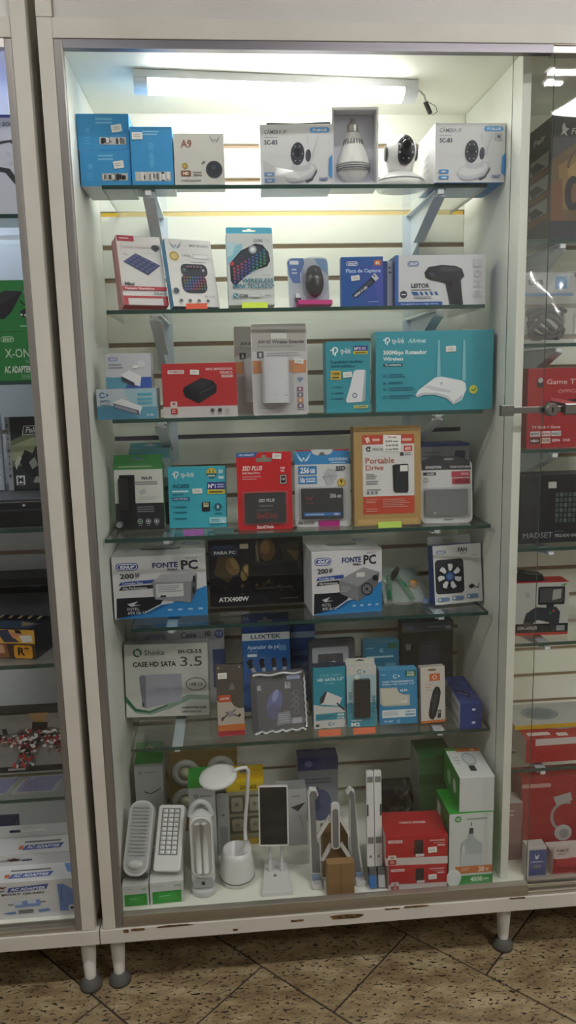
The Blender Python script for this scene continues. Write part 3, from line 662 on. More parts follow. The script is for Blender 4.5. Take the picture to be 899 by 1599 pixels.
# mouse in a clear pack
it = Item('mouse_blister_pack', 'clear blister pack holding a small black mouse', 'blister pack', 0.4505, 0.158, S2, 0.088, 0.106, 0.003, 6, 10)
it.card('#c3ccd6', slot=False, r=.008); F = it.F
F.poly([(0, .08), (.12, 0), (.4, 0), (.42, .1), (.3, .32), (.3, .5), (.12, .5), (.03, .35)], '#3f6fb8'); F.poly([(.66, 0), (.95, 0), (1, .1), (1, .35), (.8, .2)], '#5f96c8'); F.rr(.06, .05, .28, .13, '#dfe4ea', .2); F.bars(.1, .2, .26, .34, 2, '#b7c9e2'); F.rect(.45, .86, 1, 1, '#c2207c')
it.part('shell', MB().prism(rrect(-.043, .0005, .043, .105, .008), -.006, -.0033, M_PLAS).prism(rrect(-.016, .02, .036, .099, .016), -.034, -.0062, M_PLAS))
ms = it.part('mouse', MB().ell((.010, -.016, .052), (.020, .0135, .033), mat('mouse_black', '#15161b', .22), 24, 14))
build('scroll_wheel', MB().lathe([(.006, -.0025), (.006, .0025)], plastic('#4a4d55', .5), 16, (.010, -.0275, .070), 'x'), ms)
build('button_shell', MB().ell((.010, -.0185, .070), (.0165, .0105, .0165), mat('mouse_gloss', '#3a3c42', .12), 20, 10), ms)
it.part('usb_dongle', MB().box((-.032, -.011, .012), (-.020, -.0065, .020), plastic('#1d1e22', .4)).box((-.0305, -.0105, .0201), (-.0215, -.007, .029), mat('usb_steel', '#b9bbbf', .3, .8)))
it.part('base_strip', MB().box((-.030, -.030, .0008), (.043, -.0062, .010), ink('#c2207c')))
# capture stick box
it = Item('capture_card_box', 'blue capture card box with slanted memory stick picture', 'box', 0.5615, 0.150, S2, 0.089, 0.103, 0.03, -3).body('#2f5ea8', '#2c5596', top='#3c74bc', bottom='#29487e'); F = it.F
F.poly([(.35, .2), (1, .1), (1, 1), (.6, 1)], '#3a57a6'); F.poly([(.7, .2), (1, .1), (1, 1), (.9, 1)], '#4b59b0'); pill(F, .11, .08, .42, .19, '#2b4aa0'); F.rr(.78, .07, .96, .18, '#b86a45', .15); F.text('4K', .81, .095, .93, .155, '#f0e2d8', 1)
F.text('Placa de Captura', .12, .24, .94, .31, '#b6cdea', 1); F.poly([(.25, .76), (.36, .82), (.84, .48), (.74, .4)], '#262b3a'); F.poly([(.3, .755), (.36, .785), (.76, .5), (.7, .46)], '#454c60'); F.text('HDMI A USB', .335, .755, .70, .80, '#d9dde6', 1, rot=36); F.poly([(.72, .4), (.82, .49), (.9, .43), (.8, .33)], '#c9ccd2'); F.poly([(.76, .385), (.79, .41), (.815, .39), (.785, .365)], '#555a66')
it.sticker(.24, .37, .44, .47, 6); F.bars(.65, .88, .95, .92, 1, '#8fa6cf')
it = Item('adapter_box', 'narrow pale box edge showing between capture card and scanner boxes', 'box', 0.6205, 0.168, S2, 0.022, 0.096, 0.05).body('#c9ced8', '#7f94b8', top='#3c68b0'); it.F.rect(0, 0, .45, 1, '#35528f'); it.F.bars(.55, .1, .9, .3, 2, '#7f8aa0')
# barcode scanner box
it = Item('scanner_box', 'wide white barcode scanner box with blue edges', 'box', 0.730, 0.146, S2, 0.196, 0.1045, 0.08, 0).body('#d3d5da', '#2f5aa5', top='#3a63a8', bottom='#5878b8'); F = it.F
F.rect(0, 0, .035, 1, '#3f6db4'); pill(F, .13, .12, .26, .23, '#2f4fa0'); F.text('LEITOR', .175, .56, .375, .64, '#33353f', 1); F.bars(.175, .67, .4, .7, 1, '#6b6e78', .6, .05)
F.circ(.09, .77, .04, '#3c3f4a'); F.bars(.065, .75, .115, .79, 1, '#e0e0e4', .6, 0)
for i in range(5): F.poly([(.18+i*.055+(.03 if i else -.01), .72), (.215+i*.055+(.02 if i else .025), .72), (.235+i*.055+(.02 if i else .025), .79), (.2+i*.055+(.03 if i else 0), .79)], '#2e5c9e')
F.bars(.2, .81, .46, .87, 2, '#8f939d'); F.rr(.0, .915, .52, .995, '#2f5ba8', .4); F.text('Compatível com código barras', .06, .94, .47, .97, '#cfdcf0', 0)
for i, ch in enumerate('1026'): F.text(ch, .86, .1+i*.2, .95, .24+i*.2, '#c2c5cd', 1)
F.poly([(.32, .34), (.36, .24), (.5, .2), (.66, .22), (.73, .28), (.76, .42), (.72, .5), (.73, .7), (.75, .98), (.6, .98), (.58, .78), (.55, .56), (.47, .52), (.38, .49), (.33, .44)], '#2a2c36'); F.poly([(.32, .34), (.355, .27), (.43, .42), (.38, .49), (.33, .44)], '#15161c'); F.ell(.4, .385, .035, .05, '#3d4050', rot=20); F.poly([(.5, .23), (.66, .25), (.71, .3), (.6, .34), (.48, .32)], '#3f424e'); F.poly([(.57, .52), (.62, .5), (.63, .62), (.6, .66)], '#14151a')

# ================================================================== third shelf
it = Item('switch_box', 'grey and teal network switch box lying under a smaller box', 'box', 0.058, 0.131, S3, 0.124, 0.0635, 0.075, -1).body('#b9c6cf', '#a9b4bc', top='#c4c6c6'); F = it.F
F.rect(0, .55, 1, 1, '#5f9cb4'); F.poly([(.45, 0), (1, 0), (1, .6), (.6, .6)], '#9fc0cc'); F.poly([(0, .62), (.4, .55), (.7, 1), (0, 1)], '#4c86a4'); F.ring(.1, .2, .05, .02, '#3a6f96', 20, 330); F.rr(.16, .15, .2, .25, '#4f7f9e', .4)
F.text('SWITCH', .06, .36, .22, .44, '#446079', 1); F.text('5 PORTAS', .06, .5, .23, .58, '#446079', 1); F.poly([(.28, .42), (.42, .32), (.76, .6), (.7, .86), (.3, .62)], '#e1e4e8'); F.poly([(.28, .46), (.7, .72), (.7, .88), (.28, .62)], '#5c6074'); F.poly([(.3, .5), (.66, .73), (.66, .82), (.3, .6)], '#8f93a4')
for v in (.15, .3, .43): F.rr(.68, v, .93, v+.09, '#5aa6bb', .4)
F.text('G-Y86', .82, .84, .94, .9, '#d7e6ec', 1, .2); it.T.rect(.1, .3, .5, .7, '#d4d4d0')
it = Item('switch_box', 'pale blue-footed network switch box on top of the teal one', 'box', 0.064, 0.140, S3+.064, 0.094, 0.0715, 0.06, 0).body('#c6c9d2', '#b4b8c4', top='#bdbfc6'); F = it.F
F.rect(0, .68, 1, 1, '#3d5fae'); F.poly([(0, .66), (.5, .72), (.42, 1), (0, 1)], '#5d9cb8'); pill(F, .07, .1, .28, .21, '#35549f'); F.bars(.07, .28, .45, .45, 2, '#8a8f9c'); F.rr(.68, .18, .9, .42, '#bfc3cc', .2); F.rr(.7, .2, .88, .4, '#d3d6dc', .2)
F.poly([(.34, .6), (.52, .48), (.78, .66), (.74, .95), (.34, .78)], '#e4e6ea'); F.poly([(.34, .64), (.62, .84), (.62, .97), (.34, .8)], '#4b4f63')
for i in range(4): F.rect(.37+i*.06, .7+i*.045, .41+i*.06, .76+i*.045, '#22252f')
it.sticker(.6, .34, .72, .42, 10, marks=False)
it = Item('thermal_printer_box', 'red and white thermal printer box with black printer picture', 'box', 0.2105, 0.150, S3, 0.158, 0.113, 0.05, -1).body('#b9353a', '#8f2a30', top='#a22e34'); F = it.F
F.rect(0, .8, 1, 1, '#cbc5c4'); F.rr(.08, .12, .3, .19, '#d8cfce', .2); F.text('TOMATE', .1, .14, .28, .17, '#b04a4e', 1); it.sticker(.38, .12, .5, .21, -3)
F.text('MINI IMPRESSORA', .59, .09, .95, .135, '#e3c0c0', 1); F.text('TÉRMICA', .77, .16, .95, .205, '#e3c0c0', 1); F.rr(.8, .225, .95, .27, '#e0d0d0', .3); F.bars(.82, .235, .93, .262, 1, '#b9555a', .5, 0)
F.poly([(.27, .5), (.3, .43), (.53, .27), (.68, .33), (.73, .42), (.72, .55), (.48, .75), (.3, .62)], '#26282e'); F.poly([(.27, .5), (.3, .43), (.47, .54), (.5, .62), (.48, .75), (.3, .62)], '#1c1d23'); F.poly([(.38, .4), (.53, .28), (.67, .34), (.54, .47)], '#34363e'); F.circ(.37, .5, .02, '#0f1014'); F.poly([(.5, .54), (.7, .42), (.7, .44), (.5, .57)], '#45474f')
F.rr(.1, .7, .19, .8, '#d9d2d1', .2); F.rr(.125, .72, .165, .77, '#a8686a', .4); F.rr(.1, .83, .19, .94, '#b8393e', .2); F.bars(.115, .85, .175, .92, 2, '#e4c4c4')
for i, c in enumerate(('#5a5a62', '#3e3e46', '#b5b0b0')): F.circ(.66+i*.1, .88, .028, c); F.bars(.63+i*.1, .935, .69+i*.1, .96, 1, '#9a9496')
def extender(label, x, y, lean, yaw, z=S3):
    it = Item('extender_blister_pack', label, 'blister pack', x, y, z, 0.121, 0.193, 0.0025, yaw, lean, group='range extender packs'); it.card('#dad8d6', slot=True, tab=.03, r=.006); F = it.F
    F.rect(.02, .0, .98, .06, '#b5b0ac'); F.rect(.02, .16, .98, .3, '#b8b4b0'); F.rect(.02, .06, .36, .16, '#b5b0ac'); F.rect(.64, .06, .98, .16, '#b5b0ac')
    F.text('AW-83 Wireless Extender', .12, .175, .96, .212, '#54535a', 1); F.text('Multi Range Extender Wireless-N Extender', .12, .235, .8, .252, '#76757a', 0); F.rr(.1, .30, .22, .375, '#4a4a50', .1); F.bars(.27, .31, .9, .36, 2, '#9a9896')
    F.rect(.02, .40, .98, .54, '#d08a55'); F.rect(.14, .315, .18, .36, '#d5d5d8')
    for k, r in enumerate((.075, .05, .026)): F.ring(.86, .64, r, .015, '#4f83b4', 215, 325)
    F.circ(.86, .64, .012, '#4f83b4')
    for k, c in enumerate(('#8a5c74', '#77707c', '#d0905c', '#7a5c80')): F.rr(.80, .70+k*.062, .91, .75+k*.062, c, .12); F.circ(.855, .725+k*.062, .022, '#e0d6d6')
    F.bars(.8, .945, .92, .955, 1, '#8a8680', .8, 0)
    it.sticker(.77, .385, .93, .44, -8)
    it.part('shell', MB().prism(rrect(-.0600, .001, .0600, .150, .008), -.0058, -.0027, M_PLAS).prism(rrect(-.046, .018, .026, .126, .01), -.036, -.006, M_PLAS))
    cv = []; n = 14
    for j in range(n+1):
        a_ = -1+2*j/n; cv.append((a_*.029, -.014-.017*math.sqrt(max(0, 1-a_*a_))**.8))
    mb = MB(); pts = [(p[0]-.010, p[1]) for p in cv] + [(.019, -.0065), (-.039, -.0065)]
    mb.prism(pts, .024, .120, plastic('#d8dade', .25), 'z'); dv = it.part('extender_unit', mb)
    for k, c in enumerate(('#3a4a8a', '#3a3d50', '#55586a')): build('status_led', MB().ell((-.030, -.0255, .079-k*.0075), (.0018, .0012, .0018), plastic(c, .2), 10, 6), dv)
    build('wave_crease', MB().tube([(-.034, -.0218, .050), (-.012, -.0312, .042), (.014, -.0265, .040)], .0009, plastic('#a9abb4', .3), 5), dv)
    return it
extender('clear range extender pack with orange band standing in front of its twin', 0.384, 0.165, 4, 1)
extender('range extender pack half hidden behind its twin', 0.3475, 0.225, 4, 1)
TEAL = '#3a99ab'
it = Item('repeater_box', 'narrow teal signal repeater box with yellow square badge', 'box', 0.5305, 0.152, S3, 0.096, 0.152, 0.06, -1).body(TEAL, '#2f8497', top='#6fb5be', bottom='#2f8092'); F = it.F
tplink(F, .1, .06, .56, .2); no1(F, .62, .065, .94, .18); F.text('Repetidor de Sinal', .1, .26, .82, .30, '#176a83', 1); F.text('Wi-Fi 300Mbps', .1, .325, .66, .36, '#176a83', 1)
F.rr(.1, .405, .33, .53, '#d3b84a', .06); F.text('N300', .125, .425, .3, .465, '#4a4a30', 1); F.bars(.12, .48, .3, .52, 1, '#6a6030', .6, .1); it.sticker(.38, .425, .58, .5, 5)
F.poly([(.62, .42), (.7, .395), (.87, .4), (.9, .43), (.86, .79), (.82, .85), (.46, .86), (.44, .82), (.54, .62)], '#e2e5ea'); F.poly([(.87, .42), (.9, .43), (.88, .83), (.8, .85)], '#aab0ba'); F.ring(.64, .755, .055, .016, '#3c4a70'); F.circ(.64, .755, .025, '#cfd4de')
for v in (.62, .7, .78): F.circ(.13, v+.015, .02, '#2c7f92'); F.bars(.19, v, .42, v+.03, 1, '#1f7489', .6, .3)
F.rr(.62, .895, .94, .94, '#c9c878', .2); F.text('TL-WA850RE', .65, .908, .91, .928, '#3c5a50', 1)
it = Item('router_box', 'large teal wireless router box with white router picture', 'box', 0.7205, 0.150, S3, 0.258, 0.171, 0.07, -1.5).body('#3a9cae', '#2f8094', top='#3f96a4', bottom='#2f8092', left='#7fc0c4'); F = it.F
tplink(F, .06, .06, .24, .17); F.text('AAginet', .27, .09, .42, .145, '#b9dfe2', 1, .15); F.text('300Mbps Roteador', .06, .235, .43, .285, '#e2f0f0', 1); F.text('Wireless', .06, .315, .23, .36, '#e2f0f0', 1); F.rr(.06, .395, .225, .435, '#27566c', .2); F.text('TL-WR829N', .075, .405, .21, .426, '#cfe4e8', 1)
for k, v in enumerate((.535, .625, .70, .80)):
    F.rr(.058, v, .085, v+.035, '#2a7e95', .3); F.bars(.105, v-.012, .25+.08*(k > 1), v+.045, 2 if k != 1 else 1, '#1c6f88', .5, .25)
for x_ in (.53, .745):
    F.poly([(x_-.008, .12), (x_+.008, .12), (x_+.02, .63), (x_-.015, .63)], '#7fc0ca')
F.poly([(.335, .80), (.36, .74), (.5, .585), (.56, .575), (.73, .63), (.76, .66), (.77, .74), (.73, .88), (.66, .93), (.6, .85), (.5, .8), (.4, .8), (.35, .83)], '#e9edf0'); F.poly([(.335, .80), (.4, .77), (.52, .775), (.61, .82), (.66, .9), (.74, .8), (.73, .88), (.66, .93), (.6, .85), (.5, .8), (.4, .8), (.35, .83)], '#c3c9d2'); F.poly([(.41, .70), (.44, .68), (.64, .75), (.63, .78), (.5, .75)], '#cfd5dc'); F.circ(.555, .66, .012, '#b9c3cf')
F.circ(.83, .745, .037, '#c9cf5a'); F.line([(.815, .745), (.828, .763), (.85, .725)], .008, '#4d6a3a'); it.sticker(.59, .195, .675, .265, 3)
# ================================================================== fourth shelf
it = Item('adapter_pack', 'blue topped adapter pack half hidden behind the green one', 'pack', 0.083, 0.275, S4, 0.094, 0.180, 0.022, -3, 3).body('#b9ccd0', '#8fb6c0', top='#6fb8c8'); it.tab('#7cc0d0', .012); F = it.F
F.rect(0, 0, 1, .13, '#79bccb'); F.bars(.5, .2, .9, .4, 2, '#9fb3b8'); F.rect(.0, .5, 1, 1, '#39424e'); F.rr(.7, .55, .95, .7, '#5a6a78', .2)
it = Item('wifi_adapter_pack', 'green topped network adapter pack with black lower half', 'pack', 0.0605, 0.225, S4, 0.110, 0.150, 0.022, -4, 4).body('#d8d9d4', '#3d8a4a', top='#3f8f4c', bottom='#2a2d33'); it.tab('#3f934e', .020, 0, 1, y=-.020); F = it.F
F.rect(0, 0, 1, .09, '#4c9c56'); F.bars(.1, .03, .85, .06, 1, '#a9d0ad', .6, .1); F.rect(.0, .60, 1, 1, '#272a30'); F.rect(.1, .17, .42, 1, '#1e2027'); F.rr(.1, .17, .38, .9, '#14161c', .1); F.text('Wi-Fi', .55, .20, .78, .245, '#33363c', 1); F.bars(.43, .27, .92, .33, 2, '#7d8286', .5, .15)
F.poly([(.5, .42), (.62, .38), (.66, .44), (.53, .48)], '#b9bcc0'); F.bars(.5, .5, .93, .56, 2, '#bcbfbe', .4); F.bars(.45, .645, .85, .75, 3, '#8b9094', .4, .2)
for k in range(3): F.ring(.5+k*.17, .88, .055, .012, '#c9ced2'); F.rr(.478+k*.17, .865, .522+k*.17, .895, ('#77b98a', '#e0e3e6', '#e0e3e6')[k], .3); F.bars(.46+k*.17, .93, .54+k*.17, .95, 1, '#6f7478', .6, 0)
ad = it.part('adapter_unit', MB().prism(rrect(-.045, .045, -.021, .118, .004), -.030, -.0222, mat('adapter_black', '#1a1b22', .25)))
build('antenna_knob', MB().lathe([(.011, 0), (.011, -.006), (.008, -.008)], mat('knob_dark', '#2b2d33', .3), 20, (-.046, -.026, .012), 'y').lathe([(.007, -.0081), (.0065, -.009)], plastic('#8f9399', .3), 16, (-.046, -.026, .012), 'y'), ad)
it = Item('wifi_adapter_box', 'flat teal network adapter box with tiny black plug picture', 'box', 0.1915, 0.215, S4, 0.131, 0.140, 0.02, -6, 5).body('#3fb0c4', '#3299ae', top='#55b6c6', bottom='#2f8ea2'); F = it.F
tplink(F, .07, .06, .46, .2); F.circ(.76, .115, .095, '#2f6a74'); F.circ(.76, .115, .09, '#d8c24a', a0=180, a1=360); F.text('11', .725, .065, .795, .105, '#4a4a3a', 1); F.bars(.69, .14, .83, .17, 1, '#cfe0e0', .7, .1)
for a_ in (0, 1):
    for b_ in (0, 1): F.rect(.885+a_*.037, .06+b_*.03, .917+a_*.037, .085+b_*.03, '#dbf0f4')
F.rr(.88, .165, .975, .205, '#d5e8ec', .2); F.text('AC600', .07, .28, .37, .345, '#1d6f86', 1); F.bars(.07, .38, .36, .43, 1, '#d6eef2', .5, .1); F.bars(.07, .43, .3, .47, 1, '#2a8398', .5); it.sticker(.42, .36, .59, .44, 2); no1(F, .68, .26, .985, .45)
F.rr(.07, .5, .37, .545, '#245a90', .1); F.text('Archer T2U Nano', .085, .512, .34, .533, '#e2f0f4', 1)
for v in (.64, .73, .83): F.rr(.075, v, .095, v+.02, '#1f7389', .3); F.bars(.11, v-.005, .36, v+.035, 1, '#1f7b92', .6, .3)
F.rr(.58, .58, .72, .73, '#1c1e24', .12); F.rect(.605, .59, .695, .66, '#c9c6a0'); F.rect(.625, .605, .65, .625, '#5c5a48'); F.rect(.66, .605, .685, .625, '#5c5a48'); F.circ(.86, .66, .065, '#245f73'); F.text('B', .84, .635, .88, .685, '#bfe3ea', 1); F.bars(.8, .75, .93, .78, 1, '#2a8398', .6, .1)
F.rect(.7, .83, 1, .93, '#a9dbe4'); F.bars(.73, .86, .9, .91, 2, '#4a93a4'); F.poly([(.93, .86), (.97, .92), (.94, .92)], '#ffffff'); F.bars(.72, .945, .95, .965, 1, '#2a8398', .6)
def ssd(it, u0, v0, u1, v1, col, th=.007):          # drive behind a clear bubble
    x0, x1 = -it.w/2+u0*it.w, -it.w/2+u1*it.w; z0, z1 = (1-v1)*it.h, (1-v0)*it.h; y = it.F.O.y
    it.part('shell', MB().prism(rrect(x0-.005, z0-.004, x1+.005, z1+.004, .004), y-.0125, y-.0004, M_PLAS))
    return it.part('drive', MB().prism(rrect(x0, z0, x1, z1, .003), y-.0005-th, y-.0005, col))
def on_drive(it, u0, v0, u1, v1, th=.007):          # a face to print on, on that drive
    x0, x1 = -it.w/2+u0*it.w, -it.w/2+u1*it.w; z0, z1 = (1-v1)*it.h, (1-v0)*it.h
    return Face(it.art, it.let, (x0, it.F.O.y-.0005-th, z0), (1, 0, 0), (0, 0, 1), (0, -1, 0), x1-x0, z1-z0)
it = Item('ssd_pack', 'bright red solid state drive pack with black drive inside', 'blister pack', 0.3435, 0.172, S4, 0.122, 0.173, 0.003, -2, 4); it.card('#c8242c', tab=.034); F = it.F
F.poly([(0, 0), (.4, 0), (.33, .06), (0, .06)], '#2f62a8'); F.text('3 YRS WARRANTY', .03, .018, .33, .043, '#dbe6f2', 1); F.text('SSD PLUS', .1, .175, .46, .23, '#f4dfdf', 1, .2); F.text('Solid State Drive', .1, .25, .42, .275, '#f0d4d4', 1); F.bars(.1, .30, .45, .36, 2, '#e09aa0', .4)
F.text('120', .8, .195, .88, .22, '#f3dada', 1); F.text('GB', .8, .235, .87, .255, '#f3dada', 1); F.rr(.78, .29, .91, .42, '#241c20', .1); F.rr(.79, .30, .9, .41, '#e2d6d6', .1); F.rr(.8, .31, .89, .40, '#1d1a1e', .1); F.text('120', .815, .335, .875, .365, '#d8c8c8', 1); it.sticker(.66, .02, .82, .09, -4)
k = ssd(it, .13, .52, .88, .91, mat('drive_black', '#24262b', .35)); G = on_drive(it, .13, .52, .88, .91)
G.text('SSD PLUS', .34, .2, .72, .3, '#cfd0d4', 1, .2); G.bars(.36, .40, .7, .46, 1, '#777a80', .6, .05); G.bars(.3, .54, .65, .6, 1, '#5a5c63', .6, .05); G.text('SanDisk', .28, .66, .8, .84, '#8a2c30', 1)
F.text('SanDisk', .34, .945, .66, .985, '#f4e2e2', 1)
it = Item('ssd_pack', 'blue and white solid state drive pack with hanging hole', 'blister pack', 0.4745, 0.182, S4, 0.125, 0.174, 0.003, -5, 4); it.card('#d6d8da', tab=.032, r=.008); F = it.F
F.poly([(.0, .03), (.3, .0), (.33, .05), (.4, .075), (.6, .075), (.67, .05), (.7, .0), (1, .03), (1, .19), (0, .19)], '#3a8cc8'); F.rect(.02, .0, .3, .02, '#b03a48'); F.rect(.7, .0, .98, .02, '#b03a48'); bird(F, .17, .09, .13, '#d9ecf8'); F.text('SOLID STATE DRIVE', .62, .11, .96, .145, '#dceaf6', 1); F.bars(.66, .16, .95, .18, 1, '#c0daf0', .6, .1)
F.rect(.07, .21, .4, .32, '#3a86c4'); F.text('256', .1, .23, .26, .3, '#f3f7fb', 1, .15); F.text('GB', .28, .25, .37, .3, '#f3f7fb', 1); F.rect(.07, .34, .4, .44, '#3a86c4'); F.text('10x', .09, .36, .19, .42, '#f3f7fb', 1, .15); F.text('FASTER', .21, .365, .38, .39, '#e6f0f8', 1); F.bars(.21, .395, .38, .42, 1, '#d6e6f4', .7, 0)
F.text('SSD', .74, .22, .91, .275, '#3e4046', 1, .15); F.poly([(.52, .33), (.6, .24), (.72, .26), (.78, .34), (.7, .44), (.58, .46)], '#b9bbc0'); F.line([(.5, .36), (.72, .34)], .012, '#85888f'); F.line([(.6, .3), (.68, .42)], .012, '#9a9ca4'); F.circ(.84, .43, .075, '#c2a13c'); F.circ(.84, .43, .05, '#e4cd70'); F.line([(.84, .41), (.84, .45)], .02, '#54461e'); F.poly([(.8, .42), (.84, .39), (.88, .42)], '#54461e')
k = ssd(it, .11, .5, .87, .9, mat('drive_black', '#24262b', .35)); G = on_drive(it, .11, .5, .87, .9)
bird(G, .2, .28, .1, '#a03a40'); G.text('256', .68, .18, .83, .3, '#d4d6da', 1); G.text('GB', .85, .22, .95, .3, '#d4d6da', 1); G.rect(.06, .78, .94, .9, '#2f6fb4'); G.bars(.1, .82, .55, .87, 1, '#cfe0f2', .6, .05); G.text('SSD', .78, .81, .9, .87, '#e2ecf6', 1); G.bars(.12, .46, .32, .5, 1, '#8a3a3e', .6, .1)
F.text('10x', .05, .925, .14, .965, '#3f4147', 1, .1); F.text('FASTER', .15, .93, .35, .965, '#6b6e74', 1, .1); F.rect(.42, .92, .8, 1, '#b82c84')
it = Item('portable_drive_box', 'brown cardboard portable drive box with white label', 'box', 0.617, 0.150, S4, 0.150, 0.222, 0.05, -1.5, 3).body('#b0905c', '#94774a', top='#b89a66', bottom='#8a6d42'); F = it.F
F.rect(.02, .0, .98, .04, '#a8874f'); F.rect(.02, .045, .98, .052, '#6d5532'); F.rect(.05, .93, .95, .985, '#c2a26c')
F.rect(.13, .085, .9, .88, '#d8d8d6'); F.rect(.13, .085, .9, .18, '#c14b38'); F.rect(.13, .7, .9, .88, '#c04a36'); F.poly([(.17, .12), (.22, .1), (.24, .14), (.2, .17)], '#f0d8d0'); F.line([(.16, .11), (.25, .16)], .01, '#f0d8d0'); F.bars(.28, .115, .4, .15, 1, '#e6b8ac', .7, .1); F.bars(.72, .12, .87, .155, 1, '#e6b8ac', .7, .1)
F.ring(.22, .225, .04, .02, '#4a4c52', 30, 340); F.ring(.22, .225, .02, .01, '#4a4c52', 200, 420); F.text('SEAGATE', .28, .215, .5, .24, '#5e6066', 0); F.rr(.745, .2, .87, .255, '#c23a34', .1); F.text('HDD', .765, .212, .85, .243, '#f4e2e0', 1); F.poly([(.69, .265), (.74, .265), (.74, .30), (.69, .30)], '#2f3036'); F.bars(.76, .265, .86, .3, 2, '#7a7c82')
F.text('Portable', .175, .31, .6, .368, '#b4503c', 0); F.text('Drive', .175, .385, .44, .435, '#b4503c', 0); F.bars(.18, .47, .35, .53, 3, '#7c7e84', .4); F.bars(.18, .54, .37, .585, 2, '#7c7e84', .4); F.bars(.18, .625, .4, .635, 1, '#9a9a9c', .8, 0)
F.poly([(.575, .395), (.6, .385), (.79, .38), (.81, .39), (.81, .65), (.79, .67), (.61, .665), (.585, .645)], '#23262c'); F.poly([(.585, .4), (.61, .41), (.61, .665), (.585, .645)], '#15171b'); F.rect(.685, .395, .8, .455, '#e6e6e4')
for k in range(3): F.rr(.19+k*.06, .645, .22+k*.06, .675, '#7d7f84', .2)
F.bars(.17, .725, .35, .77, 3, '#e2a294', .4); F.bars(.42, .725, .86, .82, 5, '#e0a092', .35); F.bars(.17, .82, .34, .86, 2, '#dba08e', .4); it.sticker(.435, .09, .7, .255, -2, marks=False)
G = Face(it.art, it.let, it.F.p(.435, .255, 34), (1, 0, 0), (0, 0, 1), (0, -1, 0), .265*it.w, .165*it.h); G.text('Pix à vista'.replace('à', 'a'), .3, .08, .75, .17, '#b04a48', 1); G.text('R$ 395,00'.replace('$', 'S'), .15, .32, .52, .42, '#55565c', 1); G.bars(.58, .34, .85, .42, 1, '#77787e', .8, 0); G.text('2x de 221,00', .15, .56, .85, .66, '#55565c', 1); G.text('6 x de 100,00', .15, .8, .85, .9, '#55565c', 1)
it = Item('cable_box', 'grey box with blue lid seen behind the silver drive pack', 'box', 0.776, 0.268, S4, 0.126, 0.172, 0.07, 0).body('#a9adb6', '#9a9ea8', top='#3e5aa4'); F = it.F
F.rect(0, 0, 1, .04, '#3f57a0'); F.rr(.72, .1, .92, .24, '#565c72', .15); F.bars(.1, .1, .5, .2, 2, '#8b8f9c')
it = Item('ssd_pack', 'silver solid state drive in a rounded clear pack with black header', 'blister pack', 0.756, 0.165, S4, 0.117, 0.142, 0.003, -5, 7); it.card('#d2d3d3', slot=False, r=.012); F = it.F
F.poly([(.02, .0), (.2, -.06), (.7, -.065), (.95, .0), (.98, .15), (.02, .15)], '#3a3b40'); F.text('KINGSTON', .1, .085, .4, .125, '#dcdcde', 1); F.text('SOLID STATE DRIVE', .58, .09, .97, .12, '#d0d0d4', 1); F.ell(.55, -.02, .1, .02, '#8c8d92')
F.rr(.05, .185, .3, .235, '#3b3d42', .2); F.text('A400', .12, .195, .27, .226, '#d6d7da', 1); F.ring(.1, .31, .045, .012, '#7c7e84'); F.rect(.6, .175, .96, .27, '#b8485a'); F.rect(.61, .285, .96, .38, '#b23f50'); F.text('480', .66, .30, .8, .36, '#7c2634', 1); F.text('GB', .82, .30, .92, .36, '#7c2634', 1); F.text('480GB', .78, .2, .93, .235, '#e4b8c0', 1)
k = ssd(it, .08, .46, .9, .88, mat('drive_silver', '#85878a', .35, .5)); G = on_drive(it, .08, .46, .9, .88); G.circ(.2, .1, .012, '#55575b'); G.circ(.8, .1, .012, '#55575b'); G.circ(.8, .88, .012, '#4a4c50'); G.rr(.2, .86, .24, .92, '#d8d8da', .2); F.bars(.45, .93, .62, .955, 1, '#8c8e92', .8, 0)

